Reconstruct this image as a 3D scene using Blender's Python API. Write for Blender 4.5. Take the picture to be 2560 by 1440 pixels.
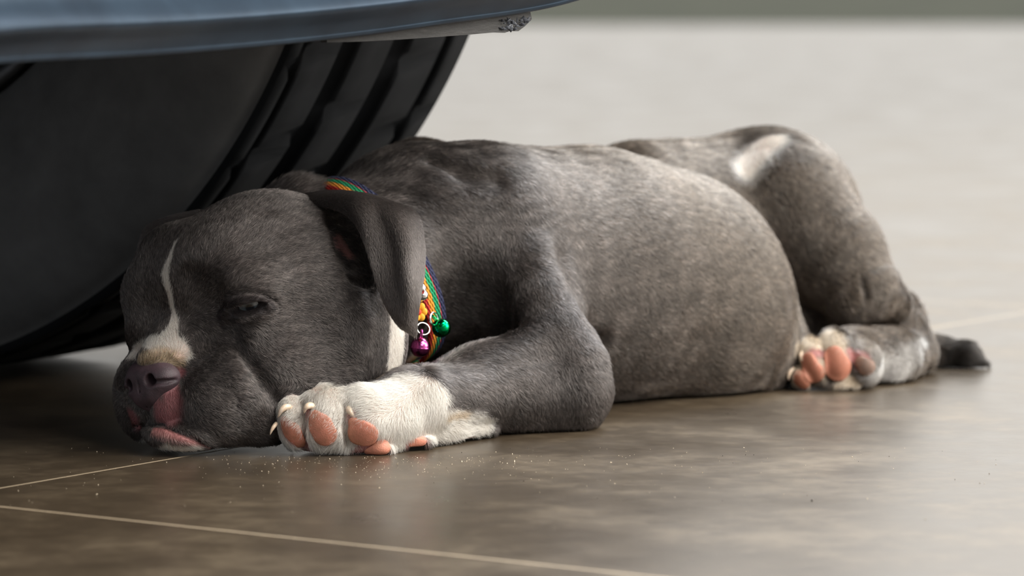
import bpy, bmesh, math, time
import numpy as np
from mathutils import Vector, Matrix, noise as mnoise

T0 = time.time()
FUR = True
rng = np.random.default_rng(7)
sc = bpy.context.scene
for o in list(bpy.data.objects):
    bpy.data.objects.remove(o)

# ------------------------------------------------------------------ camera
FPX = 10000.0
PITCH = math.atan(895.0 / FPX)
CAM = np.array([0.0, -2.1, 2.1 * math.tan(PITCH + math.atan(0.0415))])
cam_d = bpy.data.cameras.new('camera')
cam_d.sensor_width = 36.0
cam_d.lens = FPX * 36.0 / 2560.0
cam_d.clip_start = 0.05
cam_d.clip_end = 500
cam_d.dof.use_dof = True
cam_d.dof.focus_distance = 2.10
cam_d.dof.aperture_fstop = 9.0
cam_d.dof.aperture_blades = 0
cam = bpy.data.objects.new('camera', cam_d)
cam.location = CAM.tolist()
cam.rotation_euler = (math.pi / 2 - PITCH, 0, 0)
sc.collection.objects.link(cam)
sc.camera = cam

# ------------------------------------------------------------------ exposure
sc.view_settings.view_transform = 'Standard'
sc.view_settings.look = 'None'
sc.view_settings.gamma = 1.0
sc.view_settings.use_curve_mapping = False
sc.view_settings.exposure = 0.0

# ------------------------------------------------------------------ sky (open daylight to the right and behind, dimmer over the drive side)
world = bpy.data.worlds.new('sky')
sc.world = world
world.use_nodes = True
nt = world.node_tree
nt.nodes.clear()
wo = nt.nodes.new('ShaderNodeOutputWorld')
bg = nt.nodes.new('ShaderNodeBackground')
tc = nt.nodes.new('ShaderNodeTexCoord')
sep = nt.nodes.new('ShaderNodeSeparateXYZ')
nt.links.new(tc.outputs['Generated'], sep.inputs[0])
def dotnode(vec):
    d = nt.nodes.new('ShaderNodeVectorMath'); d.operation = 'DOT_PRODUCT'
    nt.links.new(tc.outputs['Generated'], d.inputs[0])
    d.inputs[1].default_value = Vector(vec).normalized()
    return d.outputs['Value']
d1 = dotnode((0.75, 0.62, 0.22))
mr = nt.nodes.new('ShaderNodeMapRange')
mr.interpolation_type = 'SMOOTHSTEP'
mr.inputs['From Min'].default_value = -0.35
mr.inputs['From Max'].default_value = 0.85
mr.inputs['To Min'].default_value = 0.0
mr.inputs['To Max'].default_value = 1.0
nt.links.new(d1, mr.inputs['Value'])
mixc = nt.nodes.new('ShaderNodeMix'); mixc.data_type = 'RGBA'
nt.links.new(mr.outputs[0], mixc.inputs['Factor'])
mixc.inputs['A'].default_value = (0.24, 0.255, 0.28, 1)
mixc.inputs['B'].default_value = (1.78, 1.73, 1.64, 1)
nt.links.new(mixc.outputs['Result'], bg.inputs['Color'])
bg.inputs['Strength'].default_value = 1.0
nt.links.new(bg.outputs[0], wo.inputs[0])

# ------------------------------------------------------------------ daylight from the open sides, plus an added fill on the left
def area(name, loc, target, sx, sy, power, col):
    l = bpy.data.lights.new(name, 'AREA')
    l.shape = 'RECTANGLE'; l.size = sx; l.size_y = sy
    l.energy = power; l.color = col
    o = bpy.data.objects.new(name, l)
    o.location = loc
    o.rotation_euler = (Vector(target) - Vector(loc)).to_track_quat('-Z', 'Y').to_euler()
    sc.collection.objects.link(o)
    return o
area('daylight_above', (1.65, -0.75, 2.4), (0.05, 0.1, 0.08), 1.4, 1.4, 100, (1.0, 0.96, 0.90))
area('daylight_side', (2.4, -0.1, 1.1), (0.05, 0.1, 0.08), 1.2, 1.2, 58, (1.0, 0.95, 0.88))
area('daylight_behind', (1.1, 1.9, 2.6), (0.1, 0.3, 0.08), 1.4, 1.2, 135, (0.86, 0.93, 1.0))
area('fill_left', (-1.9, -1.5, 0.55), (-0.1, 0.1, 0.08), 1.2, 0.9, 6, (0.92, 0.96, 1.0))  # weak fill lamp added to lift the dark side of face and tyre
area('daylight_front', (1.2, -2.1, 1.7), (0.0, 0.0, 0.06), 0.9, 0.7, 20, (1.0, 0.93, 0.86))

# ------------------------------------------------------------------ helpers
CP, SP = math.cos(PITCH), math.sin(PITCH)
def ray(px, py):
    u = (px - 1280.0) / FPX; v = (720.0 - py) / FPX
    return np.array([u, CP + v * SP, -SP + v * CP])
def P(px, py, y):
    """world point on the depth y that stands at this place of the photograph"""
    d = ray(px, py)
    return CAM + d * ((y - CAM[1]) / d[1])
def G(px, py):
    d = ray(px, py)
    return CAM + d * (-CAM[2] / d[2])
def S(y):
    return (y + 2.1) / FPX * 1.005

def link(o, parent=None):
    sc.collection.objects.link(o)
    if parent is not None:
        o.parent = parent
    return o
def empty(name, loc, label, cat, group=None):
    o = bpy.data.objects.new(name, None)
    o.location = loc; o.empty_display_size = 0.03
    o['label'] = label; o['category'] = cat
    if group: o['group'] = group
    return link(o)
def mesh_obj(name, V, F, mats, parent=None, smooth=True, fmat=None):
    me = bpy.data.meshes.new(name)
    V = np.asarray(V, dtype=np.float64)
    if parent is not None:
        V = V - np.array(parent_origin(parent))
    me.from_pydata(V.tolist(), [], [tuple(int(i) for i in f) for f in F])
    for m in (mats if isinstance(mats, (list, tuple)) else [mats]):
        me.materials.append(m)
    if smooth:
        me.polygons.foreach_set('use_smooth', np.ones(len(me.polygons), dtype=bool))
    if fmat is not None:
        me.polygons.foreach_set('material_index', np.asarray(fmat, dtype=np.int32))
    me.update()
    return link(bpy.data.objects.new(name, me), parent)
def parent_origin(p):
    v = Vector((0, 0, 0))
    while p is not None:
        v = v + p.location; p = p.parent
    return v

# ------------------------------------------------------------------ materials
def new_mat(name, rough=0.5, col=(0.5, 0.5, 0.5), spec=0.5, metal=0.0, coat=0.0):
    m = bpy.data.materials.new(name); m.use_nodes = True
    b = m.node_tree.nodes['Principled BSDF']
    b.inputs['Base Color'].default_value = (*col, 1)
    b.inputs['Roughness'].default_value = rough
    b.inputs['Specular IOR Level'].default_value = spec
    b.inputs['Metallic'].default_value = metal
    b.inputs['Coat Weight'].default_value = coat
    return m, m.node_tree, b
def noise_tex(t, scale, detail=4, rough=0.6, coord='Object', vscale=None):
    n = t.nodes.new('ShaderNodeTexNoise')
    n.inputs['Scale'].default_value = scale; n.inputs['Detail'].default_value = detail
    n.inputs['Roughness'].default_value = rough
    c = t.nodes.new('ShaderNodeTexCoord')
    if vscale:
        mp = t.nodes.new('ShaderNodeMapping'); mp.inputs['Scale'].default_value = vscale
        t.links.new(c.outputs[coord], mp.inputs[0]); t.links.new(mp.outputs[0], n.inputs['Vector'])
    else:
        t.links.new(c.outputs[coord], n.inputs['Vector'])
    return n
def ramp(t, src, stops):
    r = t.nodes.new('ShaderNodeValToRGB')
    e = r.color_ramp.elements
    while len(e) < len(stops): e.new(0.5)
    for i, (p, c) in enumerate(stops):
        e[i].position = p; e[i].color = (*c, 1)
    t.links.new(src, r.inputs[0])
    return r
def math_n(t, op, a, b=None, clamp=False):
    n = t.nodes.new('ShaderNodeMath'); n.operation = op; n.use_clamp = clamp
    for i, x in enumerate((a, b)):
        if x is None: continue
        if isinstance(x, (int, float)): n.inputs[i].default_value = x
        else: t.links.new(x, n.inputs[i])
    return n.outputs[0]
def bump(t, b, src, strength, dist):
    n = t.nodes.new('ShaderNodeBump')
    n.inputs['Strength'].default_value = strength; n.inputs['Distance'].default_value = dist
    t.links.new(src, n.inputs['Height']); t.links.new(n.outputs[0], b.inputs['Normal'])
    return n

# ------------------------------------------------------------------ floor: large satin tiles, pale grout
corner = G(-164, 1248.5)
pa = G(480, 1138)
da = (pa - corner)[:2]; da /= np.linalg.norm(da)
TILE = 1.2
floor_m, t, b = new_mat('satin_tile', 0.3)
geo = t.nodes.new('ShaderNodeNewGeometry')
mp = t.nodes.new('ShaderNodeMapping'); mp.vector_type = 'TEXTURE'
mp.inputs['Location'].default_value = (corner[0], corner[1], 0)
mp.inputs['Rotation'].default_value = (0, 0, math.atan2(da[1], da[0]))
t.links.new(geo.outputs['Position'], mp.inputs[0])
sx = t.nodes.new('ShaderNodeSeparateXYZ'); t.links.new(mp.outputs[0], sx.inputs[0])
def groutdist(o):
    a = math_n(t, 'DIVIDE', o, TILE)
    a = math_n(t, 'ADD', a, 0.5)
    a = math_n(t, 'FRACT', a)
    a = math_n(t, 'SUBTRACT', a, 0.5)
    a = math_n(t, 'ABSOLUTE', a)
    return math_n(t, 'MULTIPLY', a, TILE)
gd = math_n(t, 'MINIMUM', groutdist(sx.outputs['X']), groutdist(sx.outputs['Y']))
gm = t.nodes.new('ShaderNodeMapRange'); gm.interpolation_type = 'SMOOTHSTEP'
t.links.new(gd, gm.inputs['Value'])
gm.inputs['From Min'].default_value = 0.0006; gm.inputs['From Max'].default_value = 0.0013
gm.inputs['To Min'].default_value = 1; gm.inputs['To Max'].default_value = 0
n1 = noise_tex(t, 9, 6, 0.65, vscale=(1, 1, 1))
n2 = noise_tex(t, 60, 5, 0.7)
nm = math_n(t, 'ADD', math_n(t, 'MULTIPLY', n1.outputs['Fac'], 0.7), math_n(t, 'MULTIPLY', n2.outputs['Fac'], 0.3))
cr = ramp(t, nm, [(0.3, (0.026, 0.018, 0.011)), (0.5, (0.062, 0.045, 0.028)), (0.72, (0.155, 0.118, 0.076))])
mx = t.nodes.new('ShaderNodeMix'); mx.data_type = 'RGBA'
t.links.new(gm.outputs[0], mx.inputs['Factor'])
t.links.new(cr.outputs[0], mx.inputs['A'])
mx.inputs['B'].default_value = (0.44, 0.35, 0.24, 1)
t.links.new(mx.outputs['Result'], b.inputs['Base Color'])
rr = t.nodes.new('ShaderNodeMapRange')
t.links.new(n1.outputs['Fac'], rr.inputs['Value'])
rr.inputs['From Min'].default_value = 0.3; rr.inputs['From Max'].default_value = 0.7
rr.inputs['To Min'].default_value = 0.26; rr.inputs['To Max'].default_value = 0.40
t.links.new(math_n(t, 'ADD', rr.outputs[0], math_n(t, 'MULTIPLY', gm.outputs[0], 0.3)), b.inputs['Roughness'])
bump(t, b, n2.outputs['Fac'], 0.25, 0.0004)
def quad_grid(x0, x1, y0, y1, z, n=1):
    V = [(x0, y0, z), (x1, y0, z), (x1, y1, z), (x0, y1, z)]
    return V, [(0, 1, 2, 3)]
def slab(x0, x1, y0, y1, z0, z1):
    V = [(x, y, z) for z in (z0, z1) for y in (y0, y1) for x in (x0, x1)]
    F = [(0, 2, 3, 1), (4, 5, 7, 6), (0, 1, 5, 4), (2, 6, 7, 3), (0, 4, 6, 2), (1, 3, 7, 5)]
    return V, F
fl = mesh_obj('floor', *slab(-9, 9, -6, 9.6, -0.05, 0.0), floor_m, smooth=False)
fl['kind'] = 'structure'
lawn_m, t, b = new_mat('far_lawn', 0.9)
n = noise_tex(t, 3, 5)
cr = ramp(t, n.outputs['Fac'], [(0.3, (0.035, 0.045, 0.022)), (0.7, (0.09, 0.10, 0.06))])
t.links.new(cr.outputs[0], b.inputs['Base Color'])
lw = mesh_obj('lawn', *slab(-40, 40, 9.6, 60, -0.06, -0.005), lawn_m, smooth=False)
lw['kind'] = 'structure'

# ------------------------------------------------------------------ signed distance sculpting
VOX = 0.00095
class Field:
    def __init__(s, lo, hi, vox):
        s.lo = np.array(lo, dtype=np.float64); s.vox = vox
        s.n = np.ceil((np.array(hi) - s.lo) / vox).astype(int) + 1
        s.f = np.full(tuple(s.n), 0.05, dtype=np.float32)
    def block(s, lo, hi):
        a = np.clip(np.floor((lo - s.lo) / s.vox).astype(int), 0, s.n)
        b_ = np.clip(np.ceil((hi - s.lo) / s.vox).astype(int) + 1, 0, s.n)
        if np.any(b_ <= a): return None
        sl = tuple(slice(int(i), int(j)) for i, j in zip(a, b_))
        ax = [(s.lo[i] + s.vox * np.arange(a[i], b_[i])).astype(np.float32) for i in range(3)]
        return sl, ax
    def apply(s, lo, hi, fn, k, op):
        r = s.block(lo - k - 0.004, hi + k + 0.004)
        if r is None: return
        sl, (X, Y, Z) = r
        d = fn(X[:, None, None], Y[None, :, None], Z[None, None, :])
        f = s.f[sl]
        if op == 'sub': f = -f
        elif op == 'clip':
            pass
        h = np.maximum(k - np.abs(f - d), 0) / k
        m = np.minimum(f, d) - h * h * h * k * (1 / 6.0)
        if op == 'sub': m = -m
        s.f[sl] = m
    def caps(s, a, b_, ra, rb, k=0.004, op='add', flat=None):
        a = np.asarray(a, float); b_ = np.asarray(b_, float)
        rm = max(ra, rb)
        lo = np.minimum(a, b_) - rm; hi = np.maximum(a, b_) + rm
        ab = b_ - a; L2 = max(float(ab @ ab), 1e-12)
        def fn(X, Y, Z):
            px, py, pz = X - np.float32(a[0]), Y - np.float32(a[1]), Z - np.float32(a[2])
            h = np.clip((px * np.float32(ab[0]) + py * np.float32(ab[1]) + pz * np.float32(ab[2])) / np.float32(L2), 0, 1)
            q = np.sqrt((px - h * np.float32(ab[0])) ** 2 + (py - h * np.float32(ab[1])) ** 2 + (pz - h * np.float32(ab[2])) ** 2)
            return q - (np.float32(ra) + h * np.float32(rb - ra))
        s.apply(lo, hi, fn, k, op)
    def ell(s, c, r, R=None, k=0.004, op='add'):
        c = np.asarray(c, float); r = np.asarray(r, float)
        R = np.eye(3) if R is None else np.asarray(R, float)   # rows = axes
        ext = np.sqrt(((R * r[:, None]) ** 2).sum(0))
        def fn(X, Y, Z):
            px, py, pz = X - np.float32(c[0]), Y - np.float32(c[1]), Z - np.float32(c[2])
            a0 = a1 = 0
            for i in range(3):
                q = px * np.float32(R[i, 0]) + py * np.float32(R[i, 1]) + pz * np.float32(R[i, 2])
                a0 = a0 + (q / np.float32(r[i])) ** 2
                a1 = a1 + (q / np.float32(r[i] ** 2)) ** 2
            k0 = np.sqrt(a0); k1 = np.sqrt(a1)
            return k0 * (k0 - 1) / np.maximum(k1, 1e-6)
        s.apply(c - ext, c + ext, fn, k, op)
    def floor_clip(s, z):
        Z = (s.lo[2] + s.vox * np.arange(s.n[2])).astype(np.float32)[None, None, :]
        k = np.float32(0.004)
        d = z - Z
        h = np.maximum(k - np.abs(s.f - d), 0) / k
        s.f = np.maximum(s.f, d) + h * h * h * k * (1 / 6.0)
    def val(s, p):
        p = np.atleast_2d(p)
        g = (p - s.lo) / s.vox
        g = np.clip(g, 0, s.n - 1.001)
        i = g.astype(int); w = g - i
        out = 0
        for dx in (0, 1):
            for dy in (0, 1):
                for dz in (0, 1):
                    ww = (w[:, 0] if dx else 1 - w[:, 0]) * (w[:, 1] if dy else 1 - w[:, 1]) * (w[:, 2] if dz else 1 - w[:, 2])
                    out = out + ww * s.f[i[:, 0] + dx, i[:, 1] + dy, i[:, 2] + dz]
        return out
    def grad(s, p, e=None):
        e = e or s.vox * 1.2
        g = np.stack([s.val(p + e * np.eye(3)[i]) - s.val(p - e * np.eye(3)[i]) for i in range(3)], 1)
        return g / np.maximum(np.linalg.norm(g, axis=1, keepdims=True), 1e-9)
    def hit(s, px, py, y0=-0.12, y1=0.6):
        """first surface point seen from the camera through this pixel"""
        d = ray(px, py); d = d / np.linalg.norm(d)
        tt = np.arange((y0 + 2.1) / d[1], (y1 + 2.1) / d[1], 0.0007)
        pts = CAM + tt[:, None] * d
        v = s.val(pts)
        w = np.where(v < 0)[0]
        if len(w) == 0: return None
        i = w[0]
        if i == 0: return pts[0]
        f = v[i - 1] / (v[i - 1] - v[i] + 1e-12)
        return pts[i - 1] + f * (pts[i] - pts[i - 1])
    def mesh(s):
        """naive surface nets"""
        f = s.f; neg = f < 0
        c = np.zeros(tuple(s.n - 1), dtype=np.uint8)
        for dx in (0, 1):
            for dy in (0, 1):
                for dz in (0, 1):
                    c += neg[dx:dx + s.n[0] - 1, dy:dy + s.n[1] - 1, dz:dz + s.n[2] - 1]
        act = (c > 0) & (c < 8)
        I = np.argwhere(act)
        idx = np.full(act.shape, -1, dtype=np.int32)
        idx[act] = np.arange(len(I))
        acc = np.zeros((len(I), 3)); cnt = np.zeros(len(I))
        corners = [(dx, dy, dz) for dx in (0, 1) for dy in (0, 1) for dz in (0, 1)]
        for a in corners:
            for ax in range(3):
                if a[ax] == 1: continue
                b_ = list(a); b_[ax] = 1
                fa = f[I[:, 0] + a[0], I[:, 1] + a[1], I[:, 2] + a[2]].astype(np.float64)
                fb = f[I[:, 0] + b_[0], I[:, 1] + b_[1], I[:, 2] + b_[2]].astype(np.float64)
                m = (fa < 0) != (fb < 0)
                tt = np.where(m, fa / np.where(m, fa - fb, 1), 0)
                p = np.array(a, float)[None, :].repeat(len(I), 0)
                p[:, ax] += tt
                acc[m] += p[m]; cnt[m] += 1
        V = s.lo + (I + acc / cnt[:, None]) * s.vox
        Q = []
        for ax in range(3):
            u, w = [(1, 2), (2, 0), (0, 1)][ax]
            sl0 = [slice(1, -1)] * 3; sl1 = [slice(1, -1)] * 3
            sl0[ax] = slice(0, -1); sl1[ax] = slice(1, None)
            sl0 = tuple(sl0); sl1 = tuple(sl1)
            A = neg[sl0]; B = neg[sl1]
            for flip, M in ((0, A & ~B), (1, ~A & B)):
                E = np.argwhere(M)
                off = np.ones(3, int); off[ax] = 0
                E = E + off
                def cell(du, dw):
                    q = E.copy(); q[:, u] += du; q[:, w] += dw
                    return idx[q[:, 0], q[:, 1], q[:, 2]]
                q4 = [cell(-1, -1), cell(0, -1), cell(0, 0), cell(-1, 0)]
                if flip: q4 = q4[::-1]
                Q.append(np.stack(q4, 1))
        Q = np.concatenate(Q)
        return V, Q[(Q >= 0).all(1)]

def np_mesh(name, V, Q, mats, parent=None, smooth=True):
    me = bpy.data.meshes.new(name)
    if parent is not None:
        V = V - np.array(parent_origin(parent))
    me.vertices.add(len(V)); me.vertices.foreach_set('co', V.astype(np.float32).ravel())
    k = Q.shape[1]
    me.loops.add(len(Q) * k); me.loops.foreach_set('vertex_index', Q.astype(np.int32).ravel())
    me.polygons.add(len(Q)); me.polygons.foreach_set('loop_start', (np.arange(len(Q)) * k).astype(np.int32))
    me.update(calc_edges=True)
    for m in (mats if isinstance(mats, (list, tuple)) else [mats]):
        me.materials.append(m)
    if smooth:
        me.polygons.foreach_set('use_smooth', np.ones(len(Q), dtype=bool))
    me.update()
    return link(bpy.data.objects.new(name, me), parent)
# ------------------------------------------------------------------ the dog: one continuous body
D = Field((-0.235, -0.075, -0.006), (0.312, 0.53, 0.215), VOX)
def bs(px, py, y, r): return P(px, py, y), r * S(y)
def cap(a, b_, k=0.006, op='add'):
    (pa_, ra), (pb, rb) = bs(*a), bs(*b_)
    D.caps(pa_, pb, ra, rb, k, op)
def ball(px, py, y, rx, ry=None, rd=None, rot=0, yaw=0, k=0.006, op='add'):
    """ellipsoid: rx, ry in photo pixels across and up, rd in metres deep"""
    c = P(px, py, y); s_ = S(y)
    ry = rx if ry is None else ry
    rd = rx * s_ if rd is None else rd
    a = math.radians(rot); w = math.radians(yaw)
    ex = np.array([math.cos(a), 0, math.sin(a)]); ez = np.array([-math.sin(a), 0, math.cos(a)]); ey = np.array([0, 1., 0])
    R = np.stack([ex, ey, ez])
    Z = np.array([[math.cos(w), -math.sin(w), 0], [math.sin(w), math.cos(w), 0], [0, 0, 1]])
    D.ell(c, (rx * s_, rd, ry * s_), R @ Z.T, k, op)
def chain(pts, k=0.004, op='add'):
    for a, b_ in zip(pts[:-1], pts[1:]): cap(a, b_, k, op)
def scratch(pix, r, k=0.003, op='sub', inset=0.0, y0=-0.12):
    """a groove (sub) or ridge (add) drawn over the surface: pixels -> surface points, radius in metres"""
    hits = [D.hit(q[0], q[1], y0) for q in pix]
    pts = []
    for h in hits:
        if h is None: continue
        n = D.grad(h[None])[0]
        pts.append(h + n * inset)
    for i in range(len(pts) - 1):
        D.caps(pts[i], pts[i + 1], r, r, k, op)
def dab(px, py, r, inset, k=0.006, op='add', y0=-0.12):
    h = D.hit(px, py, y0)
    if h is None: return
    n = D.grad(h[None])[0]
    c = h + n * inset
    D.caps(c, c + 1e-5, r, r, k, op)

# trunk, nape to rump
cap((850, 665, 0.120, 180), (1040, 625, 0.165, 225), 0.02)
cap((1040, 610, 0.165, 245), (1250, 690, 0.215, 312), 0.02)
cap((1250, 690, 0.215, 312), (1460, 700, 0.260, 318), 0.02)
cap((1460, 700, 0.260, 318), (1650, 735, 0.305, 305), 0.02)
ball(1690, 740, 0.315, 325, 262, 0.082, rot=-42, yaw=0, k=0.02)
ball(1800, 850, 0.335, 225, 150, 0.060, rot=-12, k=0.02)
# rump and far haunch
cap((1600, 560, 0.375, 205), (1900, 570, 0.435, 225), 0.012)
ball(1920, 560, 0.43, 230, 235, 0.06, k=0.02)
# withers fold above the neck
cap((950, 545, 0.20, 90), (1050, 462, 0.22, 112), 0.02)
cap((735, 575, 0.120, 112), (830, 600, 0.125, 120), 0.012)
# shoulder blade and upper arm
ball(1215, 540, 0.175, 170, 165, 0.040, rot=-35, k=0.03)
cap((1270, 640, 0.160, 135), (1350, 900, 0.125, 140), 0.03)
# thigh running down to the knee, shank, hock
cap((1955, 490, 0.40, 150), (2080, 640, 0.385, 128), 0.012)
cap((2080, 640, 0.385, 128), (2150, 725, 0.372, 100), 0.010)
cap((1960, 640, 0.43, 120), (2110, 780, 0.43, 80), 0.01)
cap((1970, 790, 0.395, 80), (2090, 850, 0.40, 60), 0.006)
cap((2130, 752, 0.362, 64), (2225, 758, 0.372, 50), 0.008)
cap((2190, 815, 0.400, 45), (2260, 800, 0.400, 50), 0.0035)
cap((2240, 790, 0.395, 66), (2276, 878, 0.385, 62), 0.008)
# hock, metatarsus lying on the floor
cap((2272, 888, 0.382, 64), (2205, 905, 0.335, 68), 0.008)
cap((2225, 895, 0.345, 76), (2130, 892, 0.322, 72), 0.006)
# tail
cap((2230, 880, 0.43, 55), (2345, 884, 0.425, 42), 0.004)
cap((2330, 886, 0.425, 46), (2412, 894, 0.42, 37), 0.004)
cap((2412, 894, 0.42, 37), (2454, 912, 0.415, 14), 0.006)
# hind paw: toes
ball(2140, 895, 0.320, 66, 70, 0.018, k=0.006)
ball(2090, 900, 0.306, 50, 78, 0.019, rot=4, k=0.004)
ball(2034, 905, 0.304, 40, 68, 0.018, rot=16, k=0.004)
ball(2004, 940, 0.303, 30, 38, 0.016, rot=20, k=0.0025)
ball(2160, 908, 0.306, 44, 52, 0.018, rot=6, k=0.0028)
ball(2090, 952, 0.304, 74, 26, 0.015, rot=-6, k=0.004)
# flank fold
chain([(1480, 430, 0.30, 60), (1600, 470, 0.315, 62), (1720, 520, 0.318, 62), (1830, 590, 0.322, 62)], 0.012)

# upper arm -> elbow -> forearm -> wrist
cap((1330, 860, 0.125, 120), (1415, 950, 0.112, 104), 0.012)
ball(1428, 985, 0.112, 92, 92, 0.024, k=0.012)
cap((1400, 960, 0.108, 100), (1180, 975, 0.070, 82), 0.008)
cap((1320, 880, 0.105, 95), (1120, 965, 0.060, 66), 0.008)
cap((1200, 985, 0.070, 78), (1070, 1000, 0.040, 84), 0.006)
cap((1120, 1058, 0.050, 42), (1210, 1062, 0.068, 34), 0.003)
cap((1230, 1020, 0.085, 62), (1420, 1010, 0.108, 75), 0.012)
# front paw, sole turned towards the viewer
ball(1030, 1010, 0.030, 105, 92, 0.020, rot=10, k=0.010)
ball(960, 1045, 0.016, 95, 88, 0.018, rot=14, k=0.012)
cap((960, 1078, 0.014, 60), (1110, 1062, 0.045, 46), 0.008)
cap((1000, 1085, 0.020, 48), (1120, 1068, 0.048, 38), 0.008)
cap((1060, 1080, 0.034, 40), (1160, 1068, 0.058, 34), 0.008)
ball(850, 1052, 0.007, 158, 84, 0.0180, rot=2, k=0.012)
ball(914, 1044, 0.004, 64, 80, 0.0160, rot=5, k=0.006)
ball(813, 1050, 0.001, 62, 84, 0.0150, rot=6, k=0.006)
ball(734, 1052, 0.004, 40, 70, 0.0150, rot=10, k=0.006)
scratch([(759, 1005), (762, 1050), (766, 1110)], 0.0013, 0.004, 'sub')
scratch([(864, 1008), (862, 1060), (866, 1110)], 0.0013, 0.004, 'sub')
ball(880, 1112, 0.008, 125, 28, 0.013, rot=2, k=0.006)
ball(950, 1120, 0.001, 34, 20, 0.008, rot=5, k=0.004)
ball(1038, 1100, 0.020, 46, 20, 0.010, rot=5, k=0.004)
# neck under the collar
COL_C = P(935, 690, 0.135)
COL_A = np.array([0.72, 0.55, 0.42]); COL_A /= np.linalg.norm(COL_A)
COL_2 = np.array([0.607, -0.795, 0.0]); COL_2 -= COL_A * (COL_2 @ COL_A); COL_2 /= np.linalg.norm(COL_2)
COL_1 = np.cross(COL_2, COL_A); COL_1 *= np.sign(COL_1[2])
D.ell(COL_C, (0.045, 0.0525, 0.0520), np.stack([COL_A, COL_2, COL_1]), 0.012)

# hollow between neck and upper arm, crease behind the arm, skin fold above the forearm
scratch([(1125, 690), (1148, 770), (1160, 830)], 0.020, 0.025, 'sub', inset=0.0150)
scratch([(1390, 640), (1412, 720), (1448, 790), (1492, 860), (1518, 930)], 0.0065, 0.012, 'sub', inset=0.0040)
scratch([(1340, 640), (1370, 730), (1415, 810), (1458, 880), (1485, 950)], 0.0120, 0.018, 'add', inset=-0.0098)
scratch([(1070, 395), (1150, 425), (1230, 440)], 0.0050, 0.014, 'sub', inset=0.002)
scratch([(2150, 690), (2158, 715), (2160, 740)], 0.0022, 0.004, 'sub', inset=0.0005)

# ---------------- head in its own frame: b back, l to the dog's left, u up (cm)
HN = P(345, 950, -0.004)
def HL(b_, l, u):
    return np.array([HN[0] + 0.01 * 0.7071 * (b_ + l), HN[1] + 0.01 * 0.7071 * (b_ - l), 0.01 * u])
HR = np.array([[.7071, .7071, 0], [.7071, -.7071, 0], [0, 0, 1.]])
def hball(b_, l, u, rb, rl, ru, k=0.008, op='add', R=None):
    D.ell(HL(b_, l, u), (rb / 100, rl / 100, ru / 100), HR if R is None else R @ HR, k, op)
def hcap(a, b_, k=0.006, op='add'):
    D.caps(HL(*a[:3]), HL(*b_[:3]), a[3] / 100, b_[3] / 100, k, op)
HD = Field(D.lo, D.lo + (D.n - 1.5) * D.vox, VOX)   # the head is shaped alone, then joined with a tight seam
BODY = D
D = HD
hball(9.3, 0, 8.4, 5.6, 5.3, 5.15)                       # skull
hball(5.6, 0, 8.6, 3.5, 4.4, 3.5, 0.02)                  # forehead
hball(11.2, 3.3, 5.6, 3.9, 3.6, 4.2, 0.015)              # left cheek
hball(11.2, -3.3, 5.6, 3.9, 3.4, 4.2, 0.015)             # right cheek
hball(8.0, 2.3, 4.4, 4.2, 3.6, 3.8, 0.015)
hball(8.0, -2.3, 4.4, 4.2, 3.4, 3.8, 0.015)
hball(5.2, 2.9, 8.7, 1.9, 1.9, 1.3, 0.015)              # brows
hball(4.2, -2.9, 8.0, 2.2, 2.2, 2.2, 0.012)
hball(5.0, -2.6, 9.6, 2.2, 2.2, 2.2, 0.012)
hball(3.8, -2.4, 6.0, 2.0, 1.9, 2.0, 0.012)
hball(5.6, 2.3, 6.2, 2.0, 2.2, 1.8, 0.015)
hball(3.6, -2.5, 1.9, 2.5, 1.7, 1.9, 0.006)
hcap((12.4, 3.6, 10.6, 1.9), (12.9, 3.9, 8.0, 1.6), 0.02)
hball(3.9, 0, 4.0, 3.0, 3.0, 2.6, 0.010)                 # muzzle
hcap((1.5, 0, 4.6, 1.25), (3.6, 0, 6.2, 1.7), 0.010)     # bridge
hball(4.2, 2.6, 2.9, 3.1, 2.1, 2.6, 0.006)               # flews
hball(3.9, -2.5, 2.9, 3.1, 2.0, 2.7, 0.006)
hball(5.8, 3.3, 2.3, 2.3, 1.7, 2.1, 0.006)
hball(1.45, 0.95, 2.7, 1.10, 1.1, 1.55, 0.006)           # lip fronts either side of the philtrum
hball(1.45, -0.95, 2.7, 1.10, 1.1, 1.55, 0.006)
hball(2.55, 1.0, 1.15, 2.35, 2.45, 1.15, 0.0025)              # chin on the floor

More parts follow.
